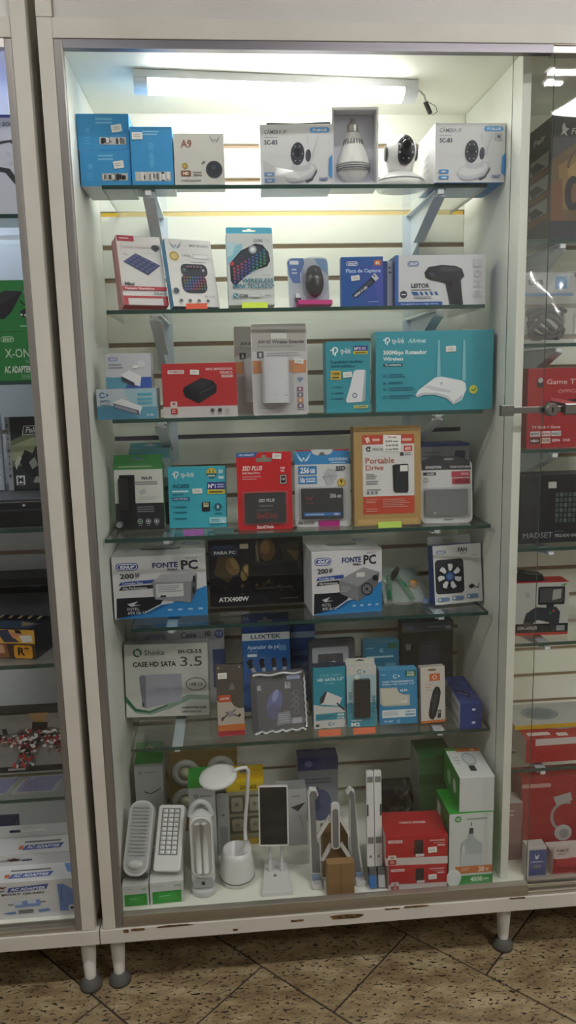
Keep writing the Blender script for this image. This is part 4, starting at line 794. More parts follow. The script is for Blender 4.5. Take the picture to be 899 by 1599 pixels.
# ================================================================== fifth shelf
def psu_box(label, x, y, w, h, d, yaw, variant):
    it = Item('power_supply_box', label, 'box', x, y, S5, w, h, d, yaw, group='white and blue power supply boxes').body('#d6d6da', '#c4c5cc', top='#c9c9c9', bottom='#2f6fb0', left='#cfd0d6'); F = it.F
    F.poly([(0, 1), (.38, .93), (.62, .78), (.8, .62), (1, .52), (1, 1)], '#2f83c4'); F.poly([(.03, .66), (.55, .66), (.5, .78), (.3, .92), (.02, .99)], '#23262e'); F.poly([(.16, .95), (.36, .9), (.5, .8), (.62, .78), (.38, .93), (.02, 1), (.1, .97)], '#1c5f9e')
    pill(F, .04, .1, .28, .22, '#2c4b98'); F.text('FONTE', .43, .115, .70, .195, '#2f3a78', 1); F.text('PARA', .59, .215, .70, .25, '#2f3038', 1); F.text('PC', .735, .095, .915, .235, '#2d2f38', 1); F.text('KP-517' if variant == 0 else 'KP-517', .79, .045, .91, .075, '#7c7e86', 0)
    F.text('200', .08, .27, .23, .345, '#33353d', 1); F.text('W', .235, .27, .285, .345, '#33353d', 1, .2)
    F.poly([(.09, .4), (.45, .38), (.45, .435), (.06, .455)], '#35509c'); F.text('Conexão Sata', .1, .405, .32, .44, '#c7d2ea', 1); F.poly([(.09, .475), (.45, .46), (.45, .515), (.06, .535)], '#2f3138'); F.text('Alta Performance', .1, .485, .36, .52, '#c9cace', 1)
    F.poly([(.14, .76), (.26, .72), (.21, .775), (.3, .78), (.18, .8)], '#c9ccd2'); F.text('INTEL', .14, .82, .27, .865, '#cfd2d8', 0); F.text('ATX 12v 1.3', .14, .885, .34, .925, '#cfd2d8', 1)
    for k in range(4): F.rr(.57+k*.11, .87, .62+k*.11, .9, '#a9cbe8', .3)
    if variant == 0:
        F.poly([(.42, .42), (.52, .3), (.9, .3), (.84, .44)], '#a8abb0'); F.poly([(.42, .42), (.84, .44), (.82, .78), (.44, .7)], '#8e9196'); F.poly([(.84, .44), (.9, .3), (.89, .6), (.82, .78)], '#5e6166'); F.rect(.455, .46, .75, .67, '#cdd0d2'); F.bars(.48, .48, .73, .6, 4, '#8f9296', .4); F.rect(.5, .64, .56, .67, '#2a2c32'); F.ell(.868, .4, .014, .06, '#24262c'); F.ell(.86, .58, .014, .06, '#24262c')
    else:
        F.poly([(.38, .46), (.73, .28), (.96, .37), (.66, .58)], '#94979c'); F.poly([(.38, .46), (.66, .58), (.66, .82), (.4, .68)], '#7f8287'); F.poly([(.66, .58), (.96, .37), (.94, .57), (.66, .82)], '#6a6d72'); F.ell(.78, .63, .085, .105, '#33363c', rot=-20)
        for r in (.7, .42): F.ell(.78, .63, .085*r, .105*r, '#8f9297', rot=-20); F.ell(.78, .63, .085*(r-.14), .105*(r-.14), '#33363c', rot=-20)
        F.ell(.9, .46, .04, .05, '#26282e', rot=-30); F.rect(.63, .36, .75, .43, '#dcdcda'); F.bars(.41, .56, .55, .66, 3, '#a9acb0', .4)
    it.part('carry_handle', MB().prism([(-.03, -.004), (.03, -.004), (.022, .005), (-.022, .005)], h+.0008, h+.0022, ink('#b8b9bd'), 'z'), loc=(0, -d*.45, 0)); it.T.rr(.28, .42, .72, .6, '#5f6066', .4); it.T.rr(.3, .38, .7, .52, '#b9babd', .4)
    pill(it.T, .72, .1, .94, .32, '#2c4b98'); it.T.bars(.1, .55, .22, .7, 1, '#9a9ba2')
    return it
psu_box('larger white and blue power supply box, picture with flat label side', 0.099, 0.205, 0.212, 0.146, 0.150, 1.0, 0)
psu_box('white and blue power supply box with fan side picture beside the black box', 0.526, 0.168, 0.164, 0.149, 0.125, 4, 1)
it = Item('power_supply_box', 'black power supply box with gold artwork between two white ones', 'box', 0.323, 0.268, S5, 0.226, 0.163, 0.12, 1.5).body('#1d1e23', '#17181c', top='#2a2b30'); F = it.F
F.poly([(.1, .25), (.25, .15), (.3, .45), (.2, .65), (.05, .5)], '#4a3c28'); F.ell(.25, .4, .07, .14, '#6f5b3a', rot=-20); F.ell(.27, .36, .035, .09, '#8d7448', rot=-30); F.ell(.62, .18, .085, .17, '#5c452c'); F.ell(.6, .14, .05, .1, '#7d5f38'); F.poly([(.5, .05), (.53, .02), (.53, .3), (.49, .38)], '#55483a'); F.poly([(.75, .1), (.95, .05), (.98, .5), (.8, .35)], '#3a332b'); F.poly([(.82, .18), (.96, .22), (.93, .36)], '#6d5b3e'); F.ell(.38, .5, .045, .13, '#7d683f', rot=15); F.ell(.385, .46, .02, .07, '#a58a58', rot=15); F.line([(.25, .2), (.42, .62)], .014, '#22211f'); F.line([(.5, .1), (.54, .5)], .01, '#8a7c66')
F.poly([(.42, .36), (.82, .32), (.94, .36), (.92, .78), (.46, .8), (.41, .6)], '#131418'); F.poly([(.42, .36), (.82, .32), (.94, .36), (.55, .41)], '#24262b'); F.bars(.48, .72, .88, .78, 1, '#3b3a38', .6, 0)
for k in range(14): F.ell(.1+.85*random.random(), .62+.22*random.random(), random.uniform(.01, .035), random.uniform(.008, .03), random.choice(['#3a3228', '#2d2b29', '#52462f']), rot=random.uniform(-60, 60), n=9)
F.rect(.03, .08, .32, .24, '#26334a'); F.text('FONTE', .06, .075, .27, .12, '#3a5078', 1); F.text('PARA PC', .06, .165, .285, .21, '#d6d6d6', 1); F.text('ATX400W', .09, .86, .41, .925, '#dadada', 1); it.sticker(.33, .07, .42, .14, 0, '#c9c0a8', marks=False); F.bars(.75, .9, .95, .93, 1, '#55534e', .6, .1)
# bag of green handled connectors
bg = thing('cable_bag', 'clear bag of green handled connectors lying between boxes', 'bag', (0.672, 0.205, S5), (rad(-6), 0, 0))
mb = MB(); n = 9; vs = []
for j in range(n+1):
    for i in range(n+1):
        u_, v_ = i/n, j/n; e = 4*u_*(1-u_)*4*v_*(1-v_)
        vs.append((-.054+.108*u_+.006*math.sin(7*v_), .09*v_-.004-.012*e+.003*math.sin(9*u_+5*v_), .004+.088*v_**1.0*.9+.002*math.sin(11*u_)))
fs = [(j*(n+1)+i, j*(n+1)+i+1, (j+1)*(n+1)+i+1, (j+1)*(n+1)+i) for j in range(n) for i in range(n)]
build('bag_film', MB().add(vs, fs, M_BAG, True), bg)
build('paper_insert', MB().add([(-.05, .012, .006), (.05, .012, .006), (.04, .078, .078), (-.045, .078, .078)], [(0, 1, 2, 3)], ink('#8fa09a')), bg)
for x0, z0, x1, z1, c in ((-.036, .008, -.028, .058, '#1f7a4a'), (.02, .008, -.008, .058, '#1f7a4a'), (-.02, .05, .0, .074, '#4a4038')):
    build('connector', MB().tube([(x0, z0+.002, z0+.003), ((x0+x1)/2, (z0+z1)/2+.003, (z0+z1)/2+.006), (x1, z1+.006, z1+.003)], [.006, .0075, .005], plastic(c, .35), 10), bg)
build('yellow_tip', MB().ell((.028, .04, .042), (.011, .006, .012), plastic('#c98a2a', .4), 14, 8), bg)
build('blue_edge', MB().box((.045, .01, .002), (.06, .03, .012), plastic('#3f6fb0', .4)), bg)
it = Item('fan_box', 'white and blue fan box leaning by the partition', 'box', 0.796, 0.190, S5, 0.122, 0.139, 0.03, 8, 8).body('#cfd0cf', '#3a4f8c', left='#2f4484', top='#54689c'); it.tab('#c4c6c4', .02, .0, .9, y=-.001); F = it.F
pill(F, .06, .08, .27, .15, '#35558c'); F.text('FAN', .52, .055, .71, .125, '#2d2f36', 1); F.bars(.55, .15, .72, .17, 1, '#8b8d92'); F.bars(.8, .19, .93, .21, 1, '#8b8d92'); F.text('12V', .82, .3, .93, .325, '#7f8186', 0)
F.rr(.03, .24, .62, .82, '#2b2e36', .12); F.ell(.325, .53, .265, .255, '#23252c')
for k in range(7):
    a_ = rad(k*360/7+12); c_, s_ = math.cos(a_), math.sin(a_); q = lambda r, t: (.325+r*(c_*math.cos(t)-s_*math.sin(t)), .53+r*(s_*math.cos(t)+c_*math.sin(t))*F.w/F.h)
    F.poly([q(.11, -.15), q(.245, -.12), q(.25, .22), q(.2, .38), q(.12, .35)], '#d3d8da')
F.circ(.325, .53, .085, '#3c5f94'); F.circ(.325, .53, .05, '#5a7cae'); F.poly([(.7, .72), (.78, .68), (.84, .72), (.76, .77)], '#2c2e34'); F.line([(.82, .73), (.9, .76), (.93, .68)], .015, '#2c2e34')
for k in range(3): F.rr(.06+k*.3, .88-.012*k, .3+k*.3, .95-.012*k, '#6f86ac', .4); F.circ(.1+k*.3, .915-.012*k, .022, '#dfe4ea')

# ================================================================== lowest shelf
it = Item('drive_case_box', 'grey hard drive case box peeking out behind the white one', 'box', 0.128, 0.362, S6, 0.222, 0.205, 0.036, 0).body('#b4b5ba', '#9fa0a8', top='#a9aab0'); F = it.F
pill(F, .1, .07, .34, .17, '#7f86a4', '#c4c8d4'); F.text('Case', .5, .06, .68, .13, '#6a6c76', 1); F.text('HD', .78, .06, .85, .12, '#54565f', 1); F.circ(.94, .1, .05, '#6a72b0'); F.text('3.5', .91, .075, .97, .12, '#d4d8ec', 1); F.rect(.86, .3, 1, .8, '#54618f')
it = Item('drive_case_box', 'white and green hard drive case box with grey enclosure picture', 'box', 0.094, 0.285, S6, 0.205, 0.183, 0.045, -4, 5).body('#d0d1cd', '#b0b2ae', top='#bdbeba', bottom='#a5a8a2'); F = it.F
F.ring(.16, .115, .052, .02, '#3a6a5e', 60, 240); F.ring(.16, .115, .052, .02, '#3a6a5e', 250, 400); F.text('Shinka', .24, .075, .48, .15, '#3f6f66', 0, .12); F.text('SH-CS-3.5', .645, .085, .93, .135, '#2f3136', 1); F.text('CASE HD SATA', .1, .24, .62, .305, '#33353a', 1); F.text('3.5', .67, .18, .93, .31, '#4a4d52', 0)
F.poly([(.0, .72), (.12, .9), (.3, .93), (.55, .8), (.75, .7), (1, .72), (1, .78), (.78, .77), (.55, .88), (.3, 1), (.0, 1)], '#8fa89a'); F.poly([(0, .8), (.12, .95), (.3, .97), (.5, .9), (.34, 1), (0, 1)], '#d8dad6'); F.poly([(.0, .7), (.12, .88), (.28, .92), (.5, .83), (.5, .85), (.28, .945), (.1, .92), (0, .78)], '#2f6a4c')
F.poly([(.17, .45), (.2, .42), (.68, .41), (.68, .78), (.24, .88), (.2, .86)], '#a9abbc'); F.poly([(.17, .45), (.2, .42), (.25, .44), (.24, .88), (.2, .86)], '#7d7f90'); F.rect(.195, .8, .22, .85, '#3c3d46'); F.text('2.5 HDD', .36, .6, .52, .635, '#8a8ca4', 0); F.text('3.5 SATA', .57, .6, .68, .63, '#8a8ca4', 0)
F.ell(.85, .56, .125, .09, '#4a4d52'); F.ell(.85, .56, .115, .08, '#d0d1cd'); F.text('USB 2.0', .77, .54, .93, .58, '#4a4d52', 1); F.text('COMPATIVEL COM', .67, .87, .96, .895, '#4a4d52', 1); F.text('USB 2.0 E 3.0', .67, .925, .9, .95, '#4a4d52', 1)
it = Item('drone_card', 'narrow dark card pack with orange foot and tiny drone picture', 'pack', 0.250, 0.168, S6, 0.062, 0.170, 0.006, 3, 5).body('#54504c', '#3e3c3a', bottom='#8a2c38', bevel=.0004); F = it.F
F.circ(.1, .04, .04, '#9a9a98'); F.circ(.88, .04, .04, '#9a9a98'); it.sticker(.07, .11, .4, .19, 0); F.poly([(.45, .35), (.58, .25), (.7, .33), (.6, .36)], '#77777c'); F.poly([(0, .5), (.5, .5), (.62, .58), (.8, .62), (1, .62), (1, .9), (0, .9)], '#b5aba0'); F.rect(.05, .42, .52, .52, '#b8503a'); F.text('LUATEK', .12, .455, .46, .485, '#e8d8d0', 1)
F.rect(0, .84, 1, .94, '#c2703c'); F.rect(0, .93, 1, 1, '#a8343f'); F.line([(.15, .76), (.45, .68), (.8, .73)], .05, '#4a4a50'); F.line([(.3, .66), (.5, .7), (.68, .63)], .05, '#55555c'); F.poly([(.38, .66), (.58, .64), (.62, .72), (.42, .74)], '#8d8f94'); F.line([(.16, .78), (.2, .73)], .08, '#33343a'); F.line([(.78, .74), (.85, .7)], .08, '#33343a')
it = Item('hair_trimmer_pack', 'tall blue hair trimmer pack with four attachments pictured', 'pack', 0.342, 0.292, S6, 0.118, 0.205, 0.03, 1, 0).body('#2f63a4', '#2a5690', top='#27406e'); it.tab('#2a3f72', .045, y=-.012); F = it.F
F.rect(0, 0, 1, .09, '#c4c8cc'); F.text('LUXTEK', .18, .02, .82, .07, '#4a5560', 1); F.text('Aparador de pelos', .1, .15, .88, .2, '#b9d0ea', 1); F.bars(.1, .225, .4, .24, 1, '#8fb2d8'); F.rr(.1, .26, .3, .295, '#d9e2ea', .2); F.rr(.76, .17, .92, .23, '#6f96c4', .2)
for k, (a_, b_) in enumerate(((.18, -.12), (.42, -.03), (.66, .03), (.88, .08))):
    F.line([(a_+.04-b_, .62), (a_, .42)], .075, '#b4b8bc'); F.line([(a_, .44), (a_-.03+b_*.3, .34)], .09, '#26282e'); F.line([(a_-.045, .33), (a_+.03, .345)], .04, '#1c1d22')
it2 = Item('cable_box', 'navy box with pale upper edge behind the ring pack', 'box', 0.4375, 0.335, S6, 0.062, 0.205, 0.04, 0).body('#2f4a80', '#26406e', top='#36508a'); it2.F.rect(0, .08, 1, .16, '#8fa2bc'); it2.F.bars(.1, .3, .9, .7, 3, '#4f6ca0')
# crimped clear pack
it = Item('earphone_blister_pack', 'crinkled clear pack with black inner card and blue device', 'blister pack', 0.3645, 0.168, S6, 0.132, 0.146, 0.003, 5, 11); it.card('#3b3f4b', slot=False, r=.012); F = it.F
F.rect(.1, .13, .9, .93, '#2b2f3a'); F.ell(.42, .52, .13, .22, '#5a6ab8', rot=20); F.ell(.44, .4, .05, .1, '#9db0e8', rot=20); F.ell(.4, .66, .12, .13, '#3c4a88', rot=10); F.rr(.12, .22, .19, .3, '#b9bcc4', .15); F.rr(.62, .2, .72, .3, '#d4d6da', .15); F.text('TI', .635, .215, .705, .285, '#22242c', 1); F.poly([(.47, .68), (.68, .66), (.72, .86), (.44, .88)], '#8f939c'); F.bars(.48, .7, .68, .84, 4, '#c9ccd2', .4, .1); F.rr(.72, .78, .9, .87, '#c6c9cf', .1); F.rr(.66, .09, .9, .16, '#a9b4d8', .2)
for k in range(4): F.ring(.81, .38+k*.1, .05, .012, '#8b8fa0'); F.ring(.72, .40+k*.1, .03, .01, '#6b6f80')
it.part('shell', MB().prism(rrect(-.0655, .0005, .0655, .145, .012), -.007, -.0035, M_PLAS).prism(rrect(-.054, .012, .054, .128, .01), -.034, -.0072, M_PLAS))
ZZ = mat('seal_foil', '#dfe2e6', .18, .25); zz = [(x_, -.009-.002*(k % 2), .003+.0025*((k*7) % 3)) for k, x_ in enumerate([-.06+.008*k for k in range(16)])]
it.part('crimped_seal', MB().tube(zz, .003, ZZ, 6)); it.part('crimped_seal', MB().tube([(.061+.002*(k % 2), -.009, .01+.008*k) for k in range(16)], .0026, ZZ, 6)); it.part('crimped_seal', MB().tube([(-.06+.009*k, -.009-.001*(k % 2), .139+.002*math.sin(k)) for k in range(14)], .0026, ZZ, 6))
it.part('hang_hole_pad', MB().prism(rrect(-.012, .128, .014, .138, .004), -.0095, -.0072, mat('pad_dark', '#2c2e34', .4)))
it = Item('ring_holder_pack', 'clear pack with silver frame and ring behind the teal box', 'blister pack', 0.5015, 0.262, S6, 0.118, 0.190, 0.003, 2, 3); it.card('#3a3e48', slot=False, r=.01); F = it.F
it.part('silver_frame', MB().prism(rrect(-.048, .02, .042, .168, .004), -.006, -.0036, mat('frame_silver', '#c9ccd2', .25, .2)).prism(rrect(-.034, .03, .028, .152, .004), -.008, -.0061, mat('frame_inner', '#4a4d58', .3)))
it.part('ring', MB().tube([(.002+.013*math.cos(a_), -.0105, .118+.015*math.sin(a_)) for a_ in [2*PI*k/20 for k in range(21)]], .0018, mat('ring_steel', '#c4c7cc', .2, .8), 7)); it.part('ring', MB().tube([(.046+.007*math.cos(a_), -.0085, .128+.006*math.sin(a_)) for a_ in [2*PI*k/16 for k in range(17)]], .0016, mat('ring_steel', '#c4c7cc', .2, .8), 7))
it.part('shell', MB().prism(rrect(-.057, .001, .057, .188, .012), -.018, -.0036, M_PLAS))
it = Item('drive_case_box', 'narrow teal and white drive case box above an orange tag', 'box', 0.4835, 0.180, S6, 0.078, 0.152, 0.03, 3, 0).body('#2f93ac', '#2a7f98', top='#26374e', bottom='#c0c2c0'); it.tab('#27384e', .008, y=-.027); F = it.F
F.text('CASE PARA', .2, .115, .86, .155, '#7fc4d2', 0); F.text('HD SATA 2.5"', .13, .18, .93, .225, '#dcecf0', 1); F.text('FY-442', .36, .255, .64, .285, '#8fcad6', 0); F.poly([(0, .6), (.3, .64), (.7, .66), (1, .7), (1, 1), (0, 1)], '#cfd1d0'); F.poly([(.2, .5), (.38, .39), (.88, .52), (.78, .65), (.2, .6)], '#d8dadc'); F.poly([(.2, .5), (.38, .39), (.42, .4), (.3, .58), (.2, .6)], '#34363c'); F.line([(.72, .6), (.86, .68), (.96, .72)], .05, '#2c2e34')
F.rr(.06, .76, .97, .87, '#3a93a8', .06); F.bars(.1, .79, .6, .85, 2, '#1c6078', .4); F.text('480MB', .72, .775, .94, .81, '#e2eef0', 1); F.text('10TB', .72, .83, .94, .86, '#e2eef0', 1); F.rect(.06, .93, .16, .97, '#44464c'); F.ring(.5, .94, .06, .022, '#3a93a8', 20, 330); F.rr(.6, .925, .64, .955, '#3a93a8', .3)
it = Item('m2_case_box', 'tall teal box with window showing a dark drive enclosure', 'box', 0.5585, 0.172, S6, 0.070, 0.150, 0.026, -2, 2).body('#4f9fb4', '#3f8aa0', top='#c9c9c4'); it.tab('#c4c2ba', .012, y=-.002); F = it.F
F.rect(0, 0, 1, .14, '#cbccc8'); F.rect(0, .14, 1, .8, '#a9c8cf'); F.ring(.44, .09, .08, .026, '#4b8fa4', 20, 330); F.rr(.58, .07, .63, .115, '#4b8fa4', .3); F.rect(0, .6, 1, .97, '#4a98ae'); F.rect(.26, .2, .78, .84, '#6f7378')
for k, s_ in enumerate(('CASE SSD', 'FY-480')): F.text(s_, .16 if k == 0 else .965, .72, .16+.75 if k == 0 else .965+.6, .72+.045, '#3b7488', 1, rot=90)
F.text('CASE SSD', .14, .875, .5, .9, '#e0eef0', 1); F.text('M2', .14, .925, .44, .985, '#eef4f4', 1)
it.part('enclosure', MB().prism(rrect(-.018, .026, .020, .119, .003), -.034, -.0262, mat('enclosure_grey', '#3c3e44', .35, .4))); it.sticker(.28, .16, .42, .24, 0)
it = Item('drive_case_box', 'blue drive case box with clear window showing a pale case', 'box', 0.6475, 0.172, S6, 0.092, 0.134, 0.03, 0, 4).body('#3a88b8', '#2f78a8', top='#56a0c8'); F = it.F
F.bars(.05, .07, .22, .1, 1, '#bcdcee'); F.ring(.42, .12, .055, .02, '#d8ecf4', 20, 330); F.rr(.5, .1, .54, .135, '#d8ecf4', .3); F.rr(.68, .03, .97, .14, '#2f6a4a', .08); F.text('TOOL', .73, .045, .92, .08, '#d8eadc', 1); F.text('FREE', .73, .09, .92, .125, '#d8eadc', 1); F.text('CASE TRANSPARENTE', .08, .2, .9, .23, '#cfe6f2', 1); F.text('PARA HD SATA 2.5"', .08, .25, .93, .275, '#cfe6f2', 1)
F.poly([(.02, .32), (.46, .32), (.52, .42), (.66, .46), (.8, .46), (.8, .66), (.1, .66), (.02, .6)], '#b9b9a8'); F.poly([(.04, .34), (.45, .34), (.5, .44), (.76, .5), (.76, .62), (.1, .63)], '#c9c9bb'); F.text('ALTA', .54, .36, .74, .4, '#f0f6f8', 1); F.text('5TB', .56, .57, .72, .61, '#dfeaf0', 1); F.rr(.07, .73, .95, .87, '#dfe6ea', .05); F.bars(.1, .755, .55, .84, 3, '#9aa6b0', .4); F.text('USB 3.0', .68, .75, .92, .785, '#4a86aa', 1); F.rr(.67, .81, .93, .84, '#5a9cc0', .2); F.text('FY-407', .12, .92, .35, .955, '#cfe6f2', 1); F.ring(.5, .94, .04, .014, '#d8ecf4', 20, 330)
it = Item('drive_case_box', 'blue windowed drive case box half hidden in the second row', 'box', 0.625, 0.270, S6, 0.09, 0.175, 0.03, 0).body('#2f7494', '#2a6684', top='#3f86a4'); F = it.F
F.bars(.1, .08, .35, .11, 1, '#8fbccc'); F.ring(.52, .13, .05, .02, '#b9d8e2', 20, 330); F.rr(.7, .03, .95, .11, '#2f6a4a', .08); F.bars(.1, .2, .9, .26, 1, '#9cc4d2'); F.poly([(.05, .38), (.5, .36), (.6, .5), (.9, .55), (.9, .8), (.05, .8)], '#9c9c8c'); F.rr(.62, .32, .9, .45, '#5f9cb0', .1)
it = Item('enclosure_box', 'dark grey box with pale header in the second row by the partition', 'box', 0.755, 0.315, S6, 0.132, 0.205, 0.05, 0).body('#34363f', '#2b2d34', top='#5a5d66'); F = it.F
F.rect(0, 0, 1, .13, '#6a6e76'); pill(F, .06, .03, .24, .1, '#4a5478', '#9aa2b4'); F.bars(.5, .05, .92, .09, 1, '#9a9da4'); F.rr(.07, .28, .17, .36, '#8a8d94', .1); F.rr(.3, .25, .75, .7, '#3f424f', .05); F.rr(.34, .3, .7, .66, '#4a4d60', .05); F.rr(.84, .06, .95, .1, '#c4c6ca', .2)
it = Item('presenter_box', 'slim pale box with black laser presenter picture', 'box', 0.7315, 0.170, S6, 0.060, 0.136, 0.022, 3, 5).body('#c9c5be', '#b5b0a8', top='#b9b5ae', bottom='#b8683c'); F = it.F
F.ell(.47, .05, .18, .02, '#7a6048'); F.rr(.36, .12, .8, .25, '#c86a3a', .06); F.circ(.58, .185, .09, '#e8d4c4'); F.circ(.58, .185, .06, '#c86a3a'); F.text('WIRELESS', .2, .3, .5, .325, '#b09a8c', 0); F.bars(.2, .35, .4, .37, 1, '#c08a6c', .7, 0); F.text('2.4GHz', .2, .4, .48, .425, '#a8988c', 0)
F.poly([(.5, .42), (.62, .35), (.76, .37), (.82, .46), (.74, .66), (.6, .88), (.48, .95), (.34, .92), (.3, .84), (.38, .62)], '#24252b'); F.poly([(.55, .45), (.66, .4), (.72, .46), (.6, .7), (.46, .86), (.42, .8)], '#3c3d46'); F.circ(.62, .46, .05, '#14151a'); F.circ(.46, .6, .04, '#5a5b64'); F.poly([(.68, .78), (.82, .78), (.8, .92), (.66, .92)], '#2a2b30'); F.rect(.69, .8, .79, .84, '#8d8e92'); F.rect(0, .955, 1, 1, '#c2703c')
for k, lb in enumerate(('navy cable box lying lowest of the pair at the partition', 'navy cable box lying on its twin at the partition')):
    it = Item('cable_box', lb, 'box', 0.8085, 0.128, S6+k*.0325, 0.052, 0.032, 0.165, -3, group='navy boxes by the partition').body('#2c3f84', '#33468a', top='#2f4488', left='#c2c4c8'); it.F.rr(.55, .4, .7, .55, '#dfe2ee', .2)
    L = it.L; L.rect(0, .15, .3, .9, '#aeb2ba'); L.rect(.55, .3, .95, .8, '#8f949c'); L.bars(.35, .2, .52, .8, 3, '#6a6f86')
    if k: T = it.T; T.poly([(.1, .5), (.5, .55), (.75, .72), (.6, .8), (.15, .62)], '#1c2450'); T.line([(.2, .6), (.6, .72)], .05, '#9aa2c0'); T.bars(.6, .2, .9, .35, 2, '#5a6aa8')
# ================================================================== floor of the lit bay
def light_box(label, x, y, w, h, d, yaw):
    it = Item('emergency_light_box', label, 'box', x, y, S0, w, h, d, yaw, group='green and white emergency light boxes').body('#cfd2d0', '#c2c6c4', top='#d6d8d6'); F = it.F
    F.rr(.07, .42, .93, .96, '#2f9a3c', .06); F.rr(.24, .5, .78, .82, '#3aa848', .1); F.bars(.28, .6, .6, .68, 1, '#8fd094'); F.text('vgd', .72, .12, .92, .26, '#8fae94', 1); F.bars(.12, .15, .5, .22, 1, '#b4bab6')
    return it
light_box('green and white carton under the ribbed emergency light', 0.0225, 0.052, 0.058, 0.053, 0.12, 1)
light_box('green and white carton under the LED dot emergency light', 0.0915, 0.054, 0.075, 0.055, 0.13, 2)
GW = plastic('#d3d5d5', .3)
def dome_bar(w, l, d0, d1, m, n=10):          # long bar with rounded ends, front bulging towards -y
    o = rrect(-w/2, 0, w/2, l, w*.42, 6); mb = MB(); mb.prism(o, -d0, 0, m)
    if d1:
        k = [(p[0]*.86, l/2+(p[1]-l/2)*.94) for p in o]; N = len(o)
        mb.add([(p[0], -d0-.0001, p[1]) for p in o]+[(p[0], -d0-d1, p[1]) for p in k], [tuple(range(N, 2*N))]+[(i, i+N, (i+1) % N+N, (i+1) % N) for i in range(N)], m)
    return mb
a = thing('emergency_light', 'long grey emergency light with ribbed cover leaning on its carton', 'lamp', (0.024, 0.080, S0+.0545), (rad(-38), 0, rad(-9)))
build('lamp_body', dome_bar(.057, .160, .024, .0, GW), a); build('base_band', MB().prism(rrect(-.0285, -.0001, .0285, .012, .0055), -.020, -.004, plastic('#2c2d30', .4)), a, (0, -.0035, -.0035))
rib = MB().box((-.0195, -.0045, -.0022), (.0195, 0, .0022), plastic('#b7babb', .25))
r0_ = None
for k in range(14):
    if r0_ is None: o = r0_ = build('reflector_rib', rib, a, bevel=.0012)
    else: o = r0_.copy(); COL.objects.link(o); o.parent = a
    o.location = (0, -.0245, .044+k*.0078)
build('cover', dome_bar(.050, .150, .0, .009, M_PLAS), a, (0, -.0242, .005)); build('lens_cap', MB().ell((0, -.027, .024), (.018, .008, .011), plastic('#dcdedd', .2), 20, 10), a)
b = thing('emergency_light', 'white emergency light with rows of square LED pockets', 'lamp', (0.0955, 0.083, S0+.0565), (rad(-40), 0, rad(-8)))
build('lamp_body', MB().prism(rrect(-.031, 0, .031, .142, .008), -.030, 0, plastic('#dcdcda', .3)), b, bevel=.003)
pn = build('led_panel', MB().box((-.0215, -.0312, .034), (.0215, -.0302, .134), plastic('#6a6c70', .4)), b)
cup = MB().add([(-.0052, 0, -.0038), (.0052, 0, -.0038), (.0052, 0, .0038), (-.0052, 0, .0038), (0, -.0036, .0005)], [(0, 1, 4), (1, 2, 4), (2, 3, 4), (3, 0, 4)], plastic('#e9eaea', .15)); c0 = None
for i in range(3):
    for j in range(10):
        if c0 is None: o = c0 = build('led_pocket', cup, pn)
        else: o = c0.copy(); COL.objects.link(o); o.parent = pn
        o.location = ((i-1)*.0135, -.0313, .0395+j*.0098)
# handheld lantern lamp
c = thing('lantern_lamp', 'upright white lantern lamp with clear oval front and handle', 'lamp', (0.1735, 0.085, S0))
build('base', MB().lathe([(.025, 0), (.0285, .003), (.0285, .013), (.026, .018)], plastic('#c9cbcb', .3), 28, sy=.85), c)
build('lamp_body', MB().prism(rrect(-.0265, .0, .0265, .185, .026, 8), -.014, .016, plastic('#dadbda', .28)), c, (0, 0, .0185), bevel=.004)
build('switch_plate', MB().prism(rrect(-.022, .022, .022, .045, .006), -.0165, -.0142, plastic('#a9acb0', .4)), c); build('button', MB().lathe([(.004, 0), (.004, -.002)], plastic('#3a3b40', .4), 14, (0, -.0166, .034), 'y'), c)
for s in (-1, 1): build('tube', MB().tube([(s*.008, -.018, .062), (s*.008, -.018, .182)], .006, plastic('#e4e6e2', .2), 12), c)
fr_ = rrect(-.023, .05, .023, .196, .022, 8)
build('rim', MB().tube([(p[0], -.0165, p[1]) for p in fr_+fr_[:1]], .0022, plastic('#e6e7e6', .2), 8), c); build('clear_cover', dome_bar(.042, .140, 0, .012, M_PLAS), c, (0, -.0165, .053))
build('handle', MB().tube([(.024*math.cos(t_), .004, .19+.034*math.sin(t_)) for t_ in [PI*k/12 for k in range(13)]], .006, plastic('#c4c7ca', .3), 8), c)
# usb desk lamp
u = thing('desk_lamp', 'white pen-pot desk lamp with gooseneck and round head', 'lamp', (0.251, 0.118, S0))
PW = plastic('#dededd', .28)
build('pot', MB().lathe([(.030, 0), (.036, .002), (.0395, .012), (.0405, .024), (.039, .045), (.035, .067), (.0325, .082), (.0295, .082), (.029, .05), (.001, .049)], PW, 32), u)
build('ring_line', MB().lathe([(.0404, .0135), (.0409, .0145), (.0404, .0155)], plastic('#2e2f33', .4), 32), u); build('pot_interior', MB().lathe([(.0285, .0495), (.001, .0496)], plastic('#b4bac8', .4), 24), u)
build('neck_socket', MB().tube([(.024, .006, .070), (.025, .006, .085), (.022, .007, .100)], [.011, .009, .005], PW, 12), u)
build('gooseneck', MB().tube([(.022, .007, .098), (.021, .007, .125), (.024, .007, .160), (.029, .007, .205), (.033, .007, .255), (.034, .006, .272), (.029, .005, .281), (.016, .004, .281), (.0, .003, .276)], .0042, plastic('#d6d7d7', .35), 10), u)
build('lamp_head', MB().lathe([(.001, .0065), (.030, .006), (.042, .003), (.0445, -.002), (.042, -.0065), (.001, -.007)], PW, 36), u, (-.036, .003, .265), (rad(8), rad(-6), 0))
